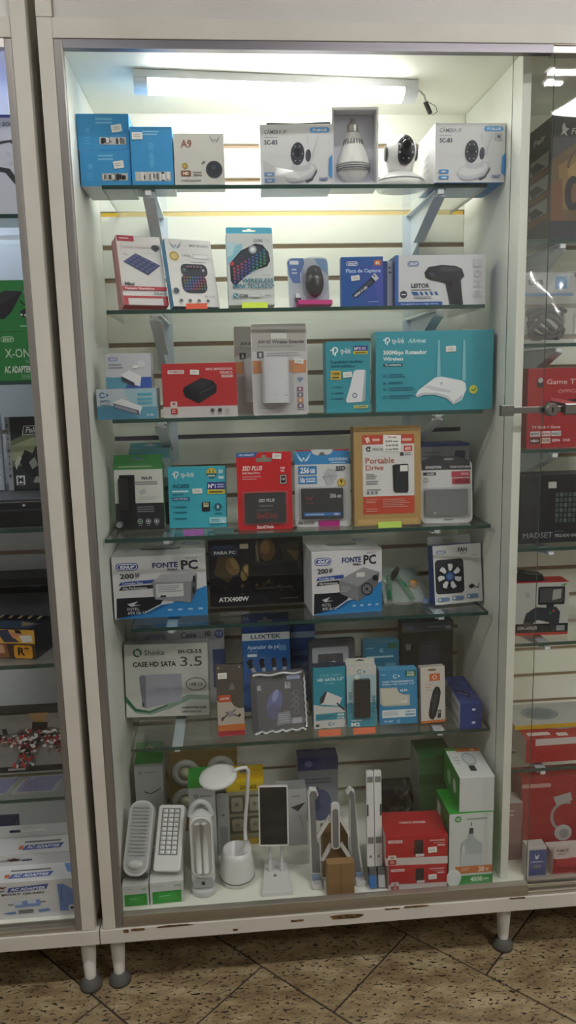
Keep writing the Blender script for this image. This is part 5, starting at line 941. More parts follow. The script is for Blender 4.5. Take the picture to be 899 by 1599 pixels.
# phone stand
p = thing('phone_stand', 'white folding phone stand with black pad upright', 'stand', (0.3405, 0.05, S0))
build('base', MB().prism([(-.0355, 0), (.0355, 0), (.027, .125), (-.023, .125)], 0, .011, plastic('#dcdcda', .3), 'z'), p, bevel=.002)
for x_ in (-.012, .016): build('upright', MB().tube([(x_, .075, .008), (x_, .07, .05), (x_, .066, .10)], .004, plastic('#cfd0d0', .3), 8), p)
pd = build('pad_frame', MB().prism(rrect(-.0345, 0, .0345, .137, .004), -.008, 0, plastic('#dfdfdd', .3)), p, (-.0015, .066, .085), (rad(-16), 0, rad(-5))); build('pad', MB().prism(rrect(-.0315, .004, .0315, .133, .002), -.0092, -.0081, mat('black_pad', '#1b1c22', .35)), pd)
build('emblem', MB().lathe([(.004, 0.0), (.004, .0006)], plastic('#7c7e82', .4), 14, (-.002, .058, .0112)), p)
# open laptop stand
ls = thing('laptop_stand', 'open folding laptop stand of white rails with grey pads', 'stand', (0, 0, 0)); SW = plastic('#d6d6d5', .3); GP = plastic('#77787a', .6)
LR = [(.4165, .412), (.422, .4225), (.437, .421), (.442, .406), (.4365, .399), (.4325, .402), (.4335, .395), (.4365, .292), (.445, .281), (.446, .205), (.4205, .207)]; RR = [(.5045, .408), (.513, .391), (.512, .278), (.522, .198), (.5455, .197), (.535, .270), (.5245, .41), (.514, .419)]
for q, n_ in ((LR, 0), (RR, 1)):
    cx = sum(t[0] for t in q)/len(q); cz = sum(t[1] for t in q)/len(q)
    r_ = build('side_rail', MB().prism(q, .082, .096, SW), ls, bevel=.0015); build('rubber_pad', MB().prism([(cx+(t[0]-cx)*.72, cz+(t[1]-cz)*.95) for t in q], .0808, .0819, GP), r_)
    fx = .433 if n_ == 0 else .5345; build('foot', MB().box((fx-.012, .06, S0+.0003), (fx+.012, .1, S0+.012), SW).box((fx-.010, .078, S0+.0121), (fx+.010, .095, .2065), plastic('#8fa6c8', .3)), ls, bevel=.002)
for a_, b_ in (((.469, .350), (.438, .300)), ((.489, .350), (.518, .292)), ((.469, .279), (.448, .240)), ((.492, .279), (.516, .236))): build('cross_arm', MB().bar(a_, b_, .008, .084, .091, SW), ls)
cb_ = build('centre_bar', MB().prism(rrect(.469, .272, .489, .388, .008), .076, .0838, SW), ls, bevel=.001); build('rubber_pad', MB().prism(rrect(.4725, .277, .4855, .374, .006), .0745, .0757, GP), cb_)
# folded laptop stand
fs_ = thing('laptop_stand', 'folded laptop stand standing upright as two white bars', 'stand', (0.5655, 0.064, S0+.001), (rad(-13), 0, rad(0)))
for s in (-1, 1):
    r_ = build('bar', MB().prism(rrect(-.0085, .045, .0085, .262, .003), -.012, 0, SW), fs_, (s*.0092, 0, 0), (0, rad(2), 0), bevel=.001)
    for z_, h_ in ((.236, .013), (.098, .014)): build('rubber_pad', MB().box((-.0065, -.0132, z_), (.0065, -.0122, z_+h_), GP), r_)
    build('hinge', MB().box((s*.006-.0018, -.0135, .160), (s*.006+.0018, -.0122, .186), plastic('#4a4b4e', .4)), r_); build('screw', MB().lathe([(.0035, 0), (.003, -.001)], plastic('#8a8b8e', .4), 12, (0, -.0122, .068), 'y'), r_)
    build('foot', MB().box((-.0075, -.022, .002), (.0075, .0, .044), plastic('#b9bbbd', .35) if s > 0 else plastic('#3a78c0', .35)).box((-.0075, -.0225, .030), (.0075, .001, .046), plastic('#5c5d60', .5)), fs_, (s*.0100+.004, 0, 0))
it = Item('cardboard_box', 'plain brown cardboard carton standing under the laptop stand', 'box', 0.4835, 0.034, S0, 0.062, 0.082, 0.022, 0).body('#8f6f48', '#7d603c', top='#9a7850'); it.F.rect(.48, 0, .52, 1, '#7d5f3a')
it = Item('cardboard_box', 'taller brown carton behind the rails of the laptop stand', 'box', 0.4815, 0.103, S0, 0.060, 0.115, 0.04, 0).body('#866842', '#75593a', top='#8f7048')
def red_box(label, x, y, z, w, h, yaw):
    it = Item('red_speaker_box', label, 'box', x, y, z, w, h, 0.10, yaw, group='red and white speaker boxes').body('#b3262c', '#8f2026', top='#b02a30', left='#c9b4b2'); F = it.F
    F.rect(0, .74, 1, 1, '#cfc6c4'); F.rr(.04, .12, .27, .22, '#e0d0ce', .15); F.text('TOMATE', .06, .145, .25, .195, '#b04a4c', 1); F.rr(.46, .14, .6, .7, '#2b2426', .12); F.rr(.48, .62, .62, .72, '#d8cfcf', .2)
    for k in range(4): F.line([(.485+k*.025, .2), (.485+k*.025, .58)], .006, '#5a4a4c')
    F.line([(.38, .45), (.45, .5)], .02, '#8f4a4c'); it.sticker(.68, .4, .82, .58, 4); F.bars(.7, .12, .95, .2, 1, '#dca0a0', .6, 0); F.bars(.76, .22, .95, .28, 1, '#c77a7c', .6, 0); F.rr(.83, .3, .95, .36, '#d8b4b4', .3)
    F.rr(.04, .64, .17, .8, '#dcd2d0', .15); F.rr(.04, .8, .17, .97, '#a5282e', .15); F.rr(.07, .83, .14, .93, '#cf8a8a', .2); F.rr(.075, .68, .135, .77, '#b58a8a', .4)
    it.T.text('TOMATE SPEAKER', .28, .42, .72, .5, '#e0c4c4', 1); it.L.rect(0, 0, .6, 1, '#b8282e')
    return it
red_box('red and white speaker box lying lowest beside the bulb box', 0.661, 0.036, S0, 0.134, 0.062, -2)
red_box('red and white speaker box stacked on another like it', 0.6585, 0.038, S0+.0625, 0.142, 0.071, -3)
it = Item('bulb_box', 'tall white and green bulb carton with orange stripe', 'box', 0.784, 0.038, S0, 0.102, 0.181, 0.108, 0).body('#cdd2d0', '#3a8a44', top='#2f9a38', left='#3f7a48', right='#2f8a3a'); F = it.F
F.circ(.2, .075, .075, '#3a8a4a'); F.text('VD', .15, .055, .25, .095, '#cfe4d2', 1); F.bars(.4, .06, .9, .1, 1, '#9aa6a0', .6, .1); F.rect(.15, .73, 1, .83, '#c8743e'); F.text('38', .68, .745, .82, .815, '#f0d8c4', 1); F.text('W', .84, .765, .92, .815, '#f0d8c4', 1); F.rect(0, .86, 1, 1, '#3a9a48'); F.text('4000', .5, .885, .78, .945, '#dcefe0', 1); F.bars(.8, .9, .93, .94, 1, '#bfe0c4', .6, 0); F.ell(.12, .88, .17, .12, '#dfe6e4'); F.bars(.28, .75, .5, .8, 2, '#e4bca0', .5)
F.line([(.5, .12), (.5, .17)], .02, '#6a6c70'); F.rr(.455, .2, .55, .29, '#4a4c50', .2); F.poly([(.46, .28), (.54, .28), (.58, .34), (.75, .42), (.76, .68), (.68, .71), (.34, .71), (.26, .68), (.27, .42), (.42, .34)], '#a9b2b6'); F.poly([(.3, .44), (.36, .42), (.36, .66), (.3, .66)], '#c9d0d2'); F.poly([(.27, .56), (.76, .56), (.76, .68), (.68, .71), (.34, .71), (.26, .68)], '#bcc4c8')
it.L.rr(.1, .1, .35, .9, '#c4cac8', .1); it.L.rr(.5, .15, .8, .8, '#2f6a3a', .1)
it = Item('bulb_box', 'small white bulb carton with green side lying on the tall one', 'box', 0.7975, 0.042, S0+.1815, 0.081, 0.084, 0.138, -2).body('#cfd2d2', '#2f8a3a', top='#d4d6d4', left='#2f8a38', right='#c4cac8'); T = it.T
T.rect(.3, .0, 1, .14, '#c8743e'); T.rect(.0, -.0, .34, .1, '#5aa84a'); T.text('38', .72, .04, .86, .11, '#f0d8c4', 1); T.rr(.42, .62, .6, .8, '#3a3c40', .2); T.ell(.55, .4, .2, .22, '#a4acb0'); T.ell(.55, .4, .16, .17, '#bfc6c8'); T.bars(.1, .3, .28, .6, 3, '#b4bab6'); it.L.ell(.35, .55, .12, .2, '#8ac490'); it.L.ell(.7, .5, .1, .2, '#c9d2cc'); it.F.line([(.15, .2), (.9, .6)], .004, '#bcc0c0'); it.F.line([(.3, .7), (.7, .5), (.95, .55)], .004, '#c0c4c4')
it = Item('bulb_box', 'dark green carton standing behind the bulb boxes', 'box', 0.7475, 0.200, S0, 0.085, 0.238, 0.09, 0).body('#3a6a44', '#6a7a6e', top='#2f6a38', left='#8a948c'); it.F.rect(0, .2, 1, .32, '#2f5a3a')
# coiled dark cable behind the red boxes
cc = tag(build('cable_coil', MB().tube([(.040*math.cos(t_)*(1-.02*k), .03*math.sin(t_), .012+.0035*k+.012*abs(math.sin(t_*1.5))) for k, t_ in enumerate([2*PI*i/14 for i in range(44)])], .0075, plastic('#26262a', .45), 7), None, (.665, .205, S0)), 'coil of thick black cable behind the red boxes', 'cable')
cc2 = thing('speaker_unit', 'dark double-knobbed gadget standing behind the red boxes', 'gadget', (.663, .285, S0)); build('body', MB().prism(rrect(-.05, 0, .05, .125, .012), -.025, .025, plastic('#2d2d31', .4)), cc2, bevel=.004)
for s in (-1, 1): build('cone', MB().lathe([(.022, 0), (.02, -.004), (.008, .002)], plastic('#1a1a1d', .5), 22, (s*.024, -.0252, .09), 'y'), cc2)
# second row on the floor
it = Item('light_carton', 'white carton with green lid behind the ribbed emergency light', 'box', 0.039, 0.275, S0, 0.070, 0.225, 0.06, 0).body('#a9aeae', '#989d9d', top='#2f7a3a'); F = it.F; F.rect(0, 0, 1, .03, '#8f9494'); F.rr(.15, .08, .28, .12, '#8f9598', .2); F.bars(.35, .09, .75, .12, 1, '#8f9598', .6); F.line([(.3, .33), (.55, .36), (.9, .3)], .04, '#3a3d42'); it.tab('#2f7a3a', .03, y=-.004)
it = Item('downlight_card', 'brown cardboard sheet carrying round white lamp discs', 'card', 0.172, 0.330, S0, 0.176, 0.222, 0.02, 0).body('#8a7448', '#776238', top='#94804e')
for x_, z_ in ((-.045, .165), (.045, .170), (-.048, .085), (.046, .088)):
    ds_ = it.part('lamp_disc', MB().lathe([(.037, 0), (.0365, -.004), (.030, -.008), (.022, -.0095), (.0215, -.007), (.001, -.0068)], plastic('#b4b6b2', .4), 28, (x_, -.0203, z_), 'y')); build('lens', MB().lathe([(.019, -.0072), (.001, -.0085)], plastic('#c9c8a8', .3), 22, (x_, -.0203, z_), 'y'), ds_)
it = Item('lantern_box', 'white and green carton standing behind the lantern lamp', 'box', 0.1735, 0.165, S0, 0.062, 0.235, 0.06, 0).body('#b9bdc0', '#a5aaac', top='#2f9a3a', right='#a9aeb0'); F = it.F; F.rect(0, 0, 1, .09, '#2f9a3a'); F.circ(.28, .18, .08, '#5a6a62'); F.circ(.28, .18, .045, '#c4c8c8'); F.bars(.42, .165, .9, .2, 1, '#8f9698', .6, .1); F.ell(.6, .34, .35, .08, '#7d8084'); F.ell(.62, .36, .28, .06, '#b4b8bc'); F.rr(.45, .4, .9, .98, '#9a9ea4', .3)
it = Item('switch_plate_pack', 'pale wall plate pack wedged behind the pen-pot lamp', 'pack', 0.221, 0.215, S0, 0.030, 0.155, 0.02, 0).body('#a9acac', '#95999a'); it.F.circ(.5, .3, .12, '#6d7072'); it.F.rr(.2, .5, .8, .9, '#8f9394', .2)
it = Item('switch_pack', 'yellow topped pack of switches with clear windows', 'pack', 0.277, 0.255, S0, 0.094, 0.170, 0.04, 0).body('#a8a48c', '#98947c', top='#d8b820'); it.tab('#d6b41e', .035, y=-.02); F = it.F
F.rect(0, 0, 1, .14, '#d8ba24'); F.text('QUALIDADE', .36, .05, .8, .11, '#4a4220', 1)
for (a_, b_, c_, d_) in ((.06, .2, .48, .5), (.54, .2, .94, .5), (.06, .54, .48, .82), (.54, .54, .94, .82)): F.rect(a_, b_, c_, d_, '#6a6858'); F.rr(a_+.06, b_+.04, c_-.06, d_-.04, '#b4b09c', .2); F.circ((a_+c_)/2, (b_+d_)/2, .06, '#8a8674')
F.rect(0, .9, 1, 1, '#b8a030')
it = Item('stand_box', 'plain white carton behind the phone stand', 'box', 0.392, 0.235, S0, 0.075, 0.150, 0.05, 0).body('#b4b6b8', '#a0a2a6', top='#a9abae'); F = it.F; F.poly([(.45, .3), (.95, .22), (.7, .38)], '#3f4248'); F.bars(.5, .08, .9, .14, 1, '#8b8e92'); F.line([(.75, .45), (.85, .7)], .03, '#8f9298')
it = Item('lamp_box', 'grey box with dark blue header behind the laptop stand', 'box', 0.470, 0.335, S0, 0.106, 0.182, 0.04, 0).body('#8f949e', '#7d828c', top='#3a4478'); it.tab('#343f74', .004); F = it.F; F.rect(0, 0, 1, .2, '#343f74'); F.ell(.27, .1, .1, .05, '#6a76a8'); F.bars(.1, .32, .9, .42, 2, '#6a7080', .5); F.ell(.55, .75, .28, .25, '#5a6488'); F.poly([(.35, .5), (.5, .46), (.55, .8), (.4, .85)], '#46507a')

# fluorescent tags on the shelf edges
def tag_card(x, z, col, label, w=.045, y=.137):
    o = build('price_tag', MB().prism([(y, z+.0003), (y+.011, z+.0003), (y+.0075, z+.0125), (y+.0065, z+.0125)], x-w/2, x+w/2, mat('tag_'+col, col, .5), 'x')); tag(o, label, 'tag', 'fluorescent shelf tags')
tag_card(.2115, S2, '#d8583a', 'orange folded tag in front of the white mini keyboard box', .044); tag_card(.3325, S2, '#c8e03a', 'lime folded tag under the teal keyboard box', .054)
tag_card(.184, S4, '#8a4a9a', 'purple folded tag under the teal adapter box', .044); tag_card(.250, S4, '#2f5a5c', 'dark teal folded tag beside the purple tag', .042); tag_card(.619, S4, '#a8c83a', 'lime folded tag under the brown drive box', .052)
tag_card(.477, S6, '#d0663c', 'orange folded tag under the narrow teal drive box', .052); tag_card(.559, S6, '#d0663c', 'orange folded tag under the box with the dark enclosure', .052)
# ================================================================== neighbouring cabinet
it = Item('controller_box', 'large white box with dark curved lines on the top shelf', 'box', -0.255, 0.140, LZ[0], 0.300, 0.192, 0.10).body('#d2d3da', '#c2c4cc', top='#3f4a9a'); F = it.F
F.rect(0, 0, 1, .03, '#4a52a0'); F.text('SONY', .845, .075, .95, .11, '#5a5c66', 1)
F.poly([(.8, .26), (.9, .24), (.945, .3), (.93, .31), (.88, .265), (.8, .29)], '#2c2e36'); F.poly([(.8, .5), (.87, .52), (.93, .66), (.97, .82), (.94, .83), (.9, .68), (.84, .56), (.8, .55)], '#2c2e36'); F.ring(.92, .42, .012, .003, '#a9abb4'); F.ring(.88, .47, .012, .003, '#a9abb4'); F.ring(.87, .38, .012, .003, '#a9abb4')
GR = '#2a8040'
def green_box(z, label, h):
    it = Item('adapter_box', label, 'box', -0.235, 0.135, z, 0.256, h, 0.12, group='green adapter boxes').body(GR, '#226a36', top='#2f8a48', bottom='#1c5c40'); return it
it = green_box(LZ[1], 'green adapter box with white lettering, lowest of its pair', .098); F = it.F
pill(F, .675, .07, .79, .22, GR, '#cfe4d2'); F.text('X-ONE', .705, .34, .94, .52, '#d0e2d2', 0); F.text('SLIM', .86, .57, .98, .63, '#7ab488', 0); F.text('AC ADAPTER', .69, .7, .90, .83, '#d8e6d8', 1); F.bars(.82, .87, .97, .97, 3, '#8fc09a', .35)
it = green_box(LZ[1]+.0985, 'green adapter box with black brick picture, on top of its pair', .102); F = it.F
F.poly([(.55, .45), (.74, .2), (.88, .22), (.78, .62), (.72, .75), (.55, .7)], '#26242e'); F.poly([(.55, .45), (.74, .2), (.88, .22), (.72, .45)], '#34323c'); F.ring(.92, .28, .04, .012, '#9ab04a', 200, 400); F.ring(.9, .36, .05, .01, '#1c1c22', 300, 520); F.poly([(.85, .6), (.93, .5), (.98, .56), (.93, .7), (.86, .72)], '#201f28'); F.circ(.86, .67, .008, '#e2e6e2'); F.circ(.888, .68, .008, '#e2e6e2'); F.bars(.84, .87, .97, .92, 1, '#9ac8a4', .5, 0)
cs = thing('game_console', 'flat black game console lying on the third shelf', 'console', (-0.26, 0.118, LZ[2]))
build('shell', MB().box((-.15, 0, .004), (.15, .27, .058), mat('console_black', '#1b1c22', .3)), cs, bevel=.004); build('top_plate', MB().box((-.148, .004, .0582), (.148, .268, .0615), mat('console_grey', '#55575f', .4)), cs, bevel=.001)
build('front_strip', MB().box((-.149, -.002, .036), (.149, -.0005, .040), mat('strip_grey', '#3c3e46', .3)), cs); build('emblem', MB().prism([(.09, .0465), (.098, .0465), (.094, .0515)], -.0025, -.0008, plastic('#d8dae0', .3)), cs); build('foot', MB().box((-.14, .01, 0.0003), (.14, .25, .004), plastic('#101014', .5)), cs)
it = Item('game_case', 'grey-green game case with slanted title and dark machine artwork', 'game case', -0.163, 0.250, LZ[2]+.0618, 0.135, 0.165, 0.015, 0, 3).body('#2f353a', '#4a4e56', left='#6a6e76', bevel=.002); F = it.F
F.poly([(0, .35), (.5, .18), (1, .3), (1, .62), (0, .68)], '#6f7a60'); F.poly([(.0, .42), (.45, .28), (.9, .4), (.9, .56), (.0, .6)], '#a4ab88'); F.rect(.0, 0, .08, 1, '#9ea2a8')
F.poly([(.2, .6), (.3, .45), (.42, .5), (.5, .38), (.58, .5), (.75, .42), (.9, .55), (.95, .8), (.7, .72), (.5, .85), (.3, .78)], '#20242a'); F.poly([(.35, .62), (.45, .55), (.5, .66), (.4, .72)], '#8f948c'); F.poly([(.55, .58), (.66, .54), (.68, .66), (.58, .68)], '#b9bcae'); F.poly([(.12, .62), (.2, .52), (.24, .56), (.14, .72)], '#c4c8ba'); F.poly([(.45, .82), (.75, .8), (.8, .92), (.4, .9)], '#9a9f98')
F.poly([(.3, .125), (.7, .115), (.68, .24), (.27, .25)], '#d9dcd8'); F.poly([(.31, .135), (.69, .125), (.67, .23), (.285, .24)], '#3a4246'); F.text('Fallout', .33, .145, .66, .215, '#dfe2de', 1, .25); F.rr(.13, .8, .27, .93, '#e2e4e6', .05); F.text('M', .155, .82, .245, .89, '#1c1d22', 1); F.bars(.15, .9, .25, .925, 1, '#3a3c40', .8, 0)
for k in range(9): F.text('PLAYSTATI'[k], .022, .1+k*.085, .055, .14+k*.085, '#3c3f46', 1)
it = Item('game_case', 'clear plastic game case at the edge of the picture', 'game case', -0.3085, 0.252, LZ[2]+.0618, 0.135, 0.172, 0.015, 0, 3).body('#b4b8c4', '#c9cdd6', bevel=.002); it.F.bars(.85, .05, .97, .95, 12, '#d6d9e0', .4)
it = Item('console_stand_box', 'plain grey box carrying a black console at the back of the shelf', 'box', -0.30, 0.320, LZ[3], 0.26, 0.105, 0.08).body('#55585c', '#4a4d50', top='#6a6d72')
it = Item('game_console', 'slim black console lying on a grey box behind the bright game box', 'console', -0.285, 0.305, LZ[3]+.1055, 0.25, 0.036, 0.095).body('#1a1b20', '#141519', bevel=.003, name='console_shell'); it.F.text('XBOX 360', .78, .45, .86, .6, '#4c4e56', 1)
it = Item('console_bundle_box', 'black game bundle box with orange and white figure artwork', 'box', -0.2605, 0.158, LZ[3], 0.182, 0.068, 0.10, -14).body('#c9963c', '#141519', top='#24262c', right='#101114'); F = it.F
for (pts, c) in (([(0, .0), (1, .05), (1, .45), (0, .5)], '#d8a848'), ([(.5, .05), (.66, .0), (.74, .3), (.8, .42), (.6, .44)], '#3c4058'), ([(.66, .05), (.82, .1), (.86, .2), (.72, .3)], '#c88a6a'), ([(.74, .0), (.82, .02), (.84, .14), (.76, .12)], '#2c2422'), ([(.8, .2), (.96, .18), (.97, .4), (.84, .44)], '#dcd8d4'), ([(.0, .5), (1, .47), (1, 1), (0, 1)], '#4a3c34'), ([(.1, .5), (.3, .5), (.36, .9), (.16, .96)], '#b4582c'), ([(.42, .5), (.62, .48), (.66, .95), (.46, 1)], '#8a5a3c'), ([(.5, .55), (.58, .53), (.6, .8), (.52, .82)], '#c8a080'), ([(.0, .1), (.2, .0), (.3, .3), (.12, .44), (0, .4)], '#b8543c'), ([(.2, .1), (.36, .05), (.42, .4), (.26, .44)], '#e2d8cc')): F.poly(pts, c)
F.rr(.72, .52, .96, .97, '#d8982c', .2); F.text('R*', .77, .6, .92, .86, '#1c1814', 1)
T = it.T
for k in range(14): T.line([(.05+k*.065, .04), (.06+k*.065, .26)], .03, '#0e0f12' if k % 2 else '#b8a070')
T.poly([(.3, .5), (.7, .42), (.95, .6), (.9, .95), (.4, .95)], '#3c4a5c'); T.poly([(.1, .4), (.35, .35), (.4, .6), (.15, .75)], '#5a4a3c'); T.poly([(.7, .5), (.9, .6), (.8, .85)], '#8a7a5c')
it = Item('desk_mat_box', 'wide grey box with red and white patterned rifle picture', 'box', -0.305, 0.225, LZ[4], 0.360, 0.148, 0.05, 0, 2).body('#8d8a8a', '#2a2a2e', top='#24252a'); F = it.F
F.rect(0, 0, 1, .03, '#1c1d22'); F.poly([(.72, .02), (.84, .02), (.82, .18), (.76, .2)], '#b08a5c'); F.rect(0, .9, 1, 1, '#26272c'); F.bars(.56, .92, .68, .97, 1, '#a9a9ac', .7, .1)
RF = [(.5, .36), (.62, .34), (.66, .28), (.86, .26), (.98, .36), (1, .78), (.94, .78), (.9, .58), (.8, .56), (.74, .6), (.72, .9), (.6, .9), (.66, .62), (.6, .48), (.5, .46)]
F.poly(RF, '#6a6466'); F.poly([(.4, .37), (.52, .36), (.52, .44), (.4, .42)], '#1d1d22'); F.poly([(.54, .26), (.57, .25), (.58, .36), (.55, .36)], '#2a2a30'); F.poly([(.74, .16), (.84, .18), (.83, .3), (.73, .32)], '#1d1d22')
random.seed(11)
for k in range(420):
    u_, v_ = random.uniform(.52, .99), random.uniform(.28, .88)
    ins = False; j = len(RF)-1
    for i in range(len(RF)):
        if (RF[i][1] > v_) != (RF[j][1] > v_) and u_ < (RF[j][0]-RF[i][0])*(v_-RF[i][1])/(RF[j][1]-RF[i][1])+RF[i][0]: ins = not ins
        j = i
    if ins:
        s_ = random.uniform(.008, .022); a_ = random.uniform(0, PI)
        F.poly([(u_+s_*math.cos(a_+q)*m_, v_+s_*2.2*math.sin(a_+q)*m_) for q, m_ in ((0, 1.2), (1.4, .5), (2.6, 1), (4.2, .6), (5.3, .9))], random.choice(['#e6e4e4', '#c03a3c', '#1e1e24', '#e6e4e4', '#8c2a30', '#3a3a42']))
for x_, lb in ((-.300, 'flat blue cloth in a clear sleeve at the edge of the picture'), (-.198, 'flat blue cloth in a clear sleeve beside the cabinet stile')):
    t = thing('cloth_sleeve', lb, 'cloth', (x_, .165, LZ[4]+.0003), (0, 0, 0), 'blue cloths in sleeves'); build('cloth', MB().prism([(-.045, -.03), (.035, -.03), (.046, .03), (-.03, .03)], .0005, .003, mat('cloth_blue', '#3c4a90', .8), 'z'), t); build('sleeve', MB().prism([(-.052, -.036), (.042, -.034), (.05, .034), (-.035, .034)], .0, .0042, M_BAG, 'z'), t)
def ac_box(label, x, y, z, w, h, d, tab):
    it = Item('adapter_box', label, 'box', x, y, z, w, h, d, 0, group='white adapter boxes').body('#d2d2d4', '#c0c1c4', top='#d6d6d6'); F = it.F; it.tab('#cfcfd0', tab, .0, 1, y=-.001)
    s = .55
    F.line([(.42, .16), (.45, .1), (.48, .16), (.4, .13), (.5, .13), (.42, .16)], .008, '#6a4a4a'); F.text('Feir', .43, .18, .49, .25, '#6a6c74', 1, .2); F.poly([(.515, .15), (.8, .1), (.78, .24), (.5, .27)], '#4a5aa0'); F.text('AC ADAPTER', .525, .165, .775, .235, '#dfe2ec', 1, .2); F.text('BIVOLT 100-240V', .46, .3, .77, .35, '#3c3e46', 1)
    F.poly([(.54, .53), (.73, .5), (.73, .68), (.55, .7)], '#7c98cc'); F.rect(.545, .52, .6, .62, '#c4d0e2'); F.rect(.64, .51, .7, .6, '#c4d0e2'); F.line([(.5, .6), (.54, .6)], .006, '#3a3c44'); F.line([(.73, .58), (.77, .57)], .006, '#3a3c44'); F.poly([(.46, .82), (.5, .8), (.55, .79), (.55, .85), (.5, .86)], '#6a88c4'); F.bars(.57, .75, .68, .86, 3, '#4a4c56', .5, .1); F.poly([(.71, .78), (.79, .76), (.8, .83), (.72, .85)], '#6a88c4')
    F.poly([(.86, .13), (.9, .12), (.99, .35), (.99, .85), (.87, .86)], '#6f90cc'); F.line([(.89, .2), (.885, .6)], .006, '#3a4a80'); F.circ(.955, .79, .026, '#dfe2e8'); F.circ(.955, .79, .013, '#4a4c56')
    T = it.T; T.poly([(.52, .55), (.82, .5), (.8, .78), (.5, .8)], '#4a5aa0'); T.text('AC ADAPTER', .53, .58, .79, .73, '#dfe2ec', 1, .2); T.rr(.47, .55, .505, .75, '#c8683c', .2); T.bars(.5, .3, .8, .42, 1, '#54565e', .6, .05); T.poly([(.88, .1), (1, .1), (1, .8), (.92, .6)], '#6f90cc')
    return it
ac_box('white adapter box with blue banner standing frontmost beside the stile', -0.252, 0.042, S0, 0.300, 0.090, 0.06, .025)
ac_box('white adapter box with hanging tab behind the frontmost one', -0.244, 0.128, S0, 0.290, 0.100, 0.07, .03)
it = Item('cable_box', 'dark blue box beside the white adapter boxes', 'box', -0.315, 0.215, S0, 0.07, 0.12, 0.05).body('#2c3474', '#262c60')

# ================================================================== dark bay behind the lock
it = Item('headset_box', 'tall dark headset box with gold headset artwork', 'box', 1.091, 0.160, RZS[0], 0.240, 0.252, 0.125).body('#3a3836', '#44403c', left='#4a4642', top='#2c2b2a'); it.tab('#3a3836', .022, .16, .5, y=-.05); F = it.F
F.poly([(0, .35), (.25, .2), (1, .3), (1, .8), (0, .85)], '#5e4a2a'); F.poly([(.06, .4), (.3, .26), (.9, .4), (.9, .7), (.1, .75)], '#7c6132'); F.poly([(.14, .42), (.3, .32), (.6, .42), (.5, .6), (.2, .66)], '#957640'); F.poly([(0, .55), (.1, .5), (.12, .85), (0, .9)], '#6a4424'); F.rect(0, .84, 1, 1, '#2c2f38'); F.ring(.34, .42, .2, .02, '#4a3c28', 180, 360); F.ell(.2, .62, .075, .14, '#1c1a1c'); F.ell(.215, .62, .03, .08, '#6a4c2c'); F.ell(.4, .64, .075, .14, '#1c1a1c'); F.line([(.24, .76), (.28, .8), (.27, .86)], .012, '#8a6a4a')
F.poly([(.08, .09), (.1, .06), (.115, .1), (.15, .11), (.12, .13), (.13, .17), (.1, .145), (.07, .165), (.085, .13)], '#c9c8c4'); F.text('Feir', .165, .105, .28, .15, '#c4c2be', 1, .2)
L = it.L; L.text('Feir', .2, .1, .7, .15, '#b9b6b0', 1, .2); L.rect(0, .84, 1, 1, '#33363e')
for k in range(3): L.poly([(.1, .27+k*.19), (.88, .26+k*.19), (.86, .38+k*.19), (.08, .39+k*.19)], '#9a9a96'); L.poly([(.06, .31+k*.19), (.4, .3+k*.19), (.75, .37+k*.19), (.2, .385+k*.19)], '#3a3a3c'); L.poly([(.05, .4+k*.19), (.9, .39+k*.19), (.9, .43+k*.19), (.05, .44+k*.19)], '#7a5a3c')
def bagged(label, x, y, z, w, h, d):
    t = thing('cable_bag', label, 'bag', (x, y, z), group='bagged cables in the dark bay'); n = 10; vs = []
    for s in (-1, 1):
        for j in range(n+1):
            for i in range(n+1):
                u_, v_ = i/n, j/n; e = (4*u_*(1-u_))**.5*max(0, 1-v_**2.2)*(.35+.65*min(1, v_*5)); vs.append((-w/2+w*u_+.003*math.sin(6*v_), s*d/2*e+.002*math.sin(13*u_+8*v_), h*v_))
    N = (n+1)**2; fs = [tuple((k*N+q) for q in (j*(n+1)+i, j*(n+1)+i+1, (j+1)*(n+1)+i+1, (j+1)*(n+1)+i)) for k in (0, 1) for j in range(n) for i in range(n)]
    build('bag_film', MB().add(vs, fs, M_BAG, True), t)
    build('cable', MB().tube([(w*.34*math.cos(q*1.0)*(.9+.1*math.sin(3*q)), d*.22*math.sin(q*2.1), .012+h*.40*(.5+.5*math.sin(q*.9+1))) for q in [i*.42 for i in range(60)]], .006, plastic('#3a3d46', .4), 6), t)
    build('blue_strip', MB().box((-w*.44, -.004, h*.66), (w*.44, -.002, h*.70), plastic('#3f7fb4', .4)), t)
    build('header_card', MB().box((-w*.45, -.001, h*.71), (w*.45, .001, h*.98), ink('#b4b8ba')).box((w*.12, -.0016, h*.76), (w*.32, -.0011, h*.93), ink('#3f8ec4')), t)
    m = MB(); f = Face(MB(), m, (-w*.45, -.0018, h*.71), (1, 0, 0), (0, 0, 1), (0, -1, 0), w*.9, h*.27); f.text('USB', .08, .35, .38, .6, '#3c4048', 1); build('lettering', m, t)
bagged('clear bag of dark cables with blue seal strip and printed header', .985, .185, RZS[1]+.001, .125, .155, .07); bagged('second clear bag of cables behind, showing its blue header', .926, .290, RZS[1]+.001, .086, .190, .06); bagged('clear cable bag farther along the dark bay shelf', 1.115, .19, RZS[1]+.001, .11, .135, .06)
RD = '#a2262b'
it = Item('game_stick_box', 'red game stick box with rows of channel logos', 'box', 1.085, 0.175, RZS[2], 0.290, 0.178, 0.06).body(RD, '#7d1f24', top='#8f2328'); F = it.F
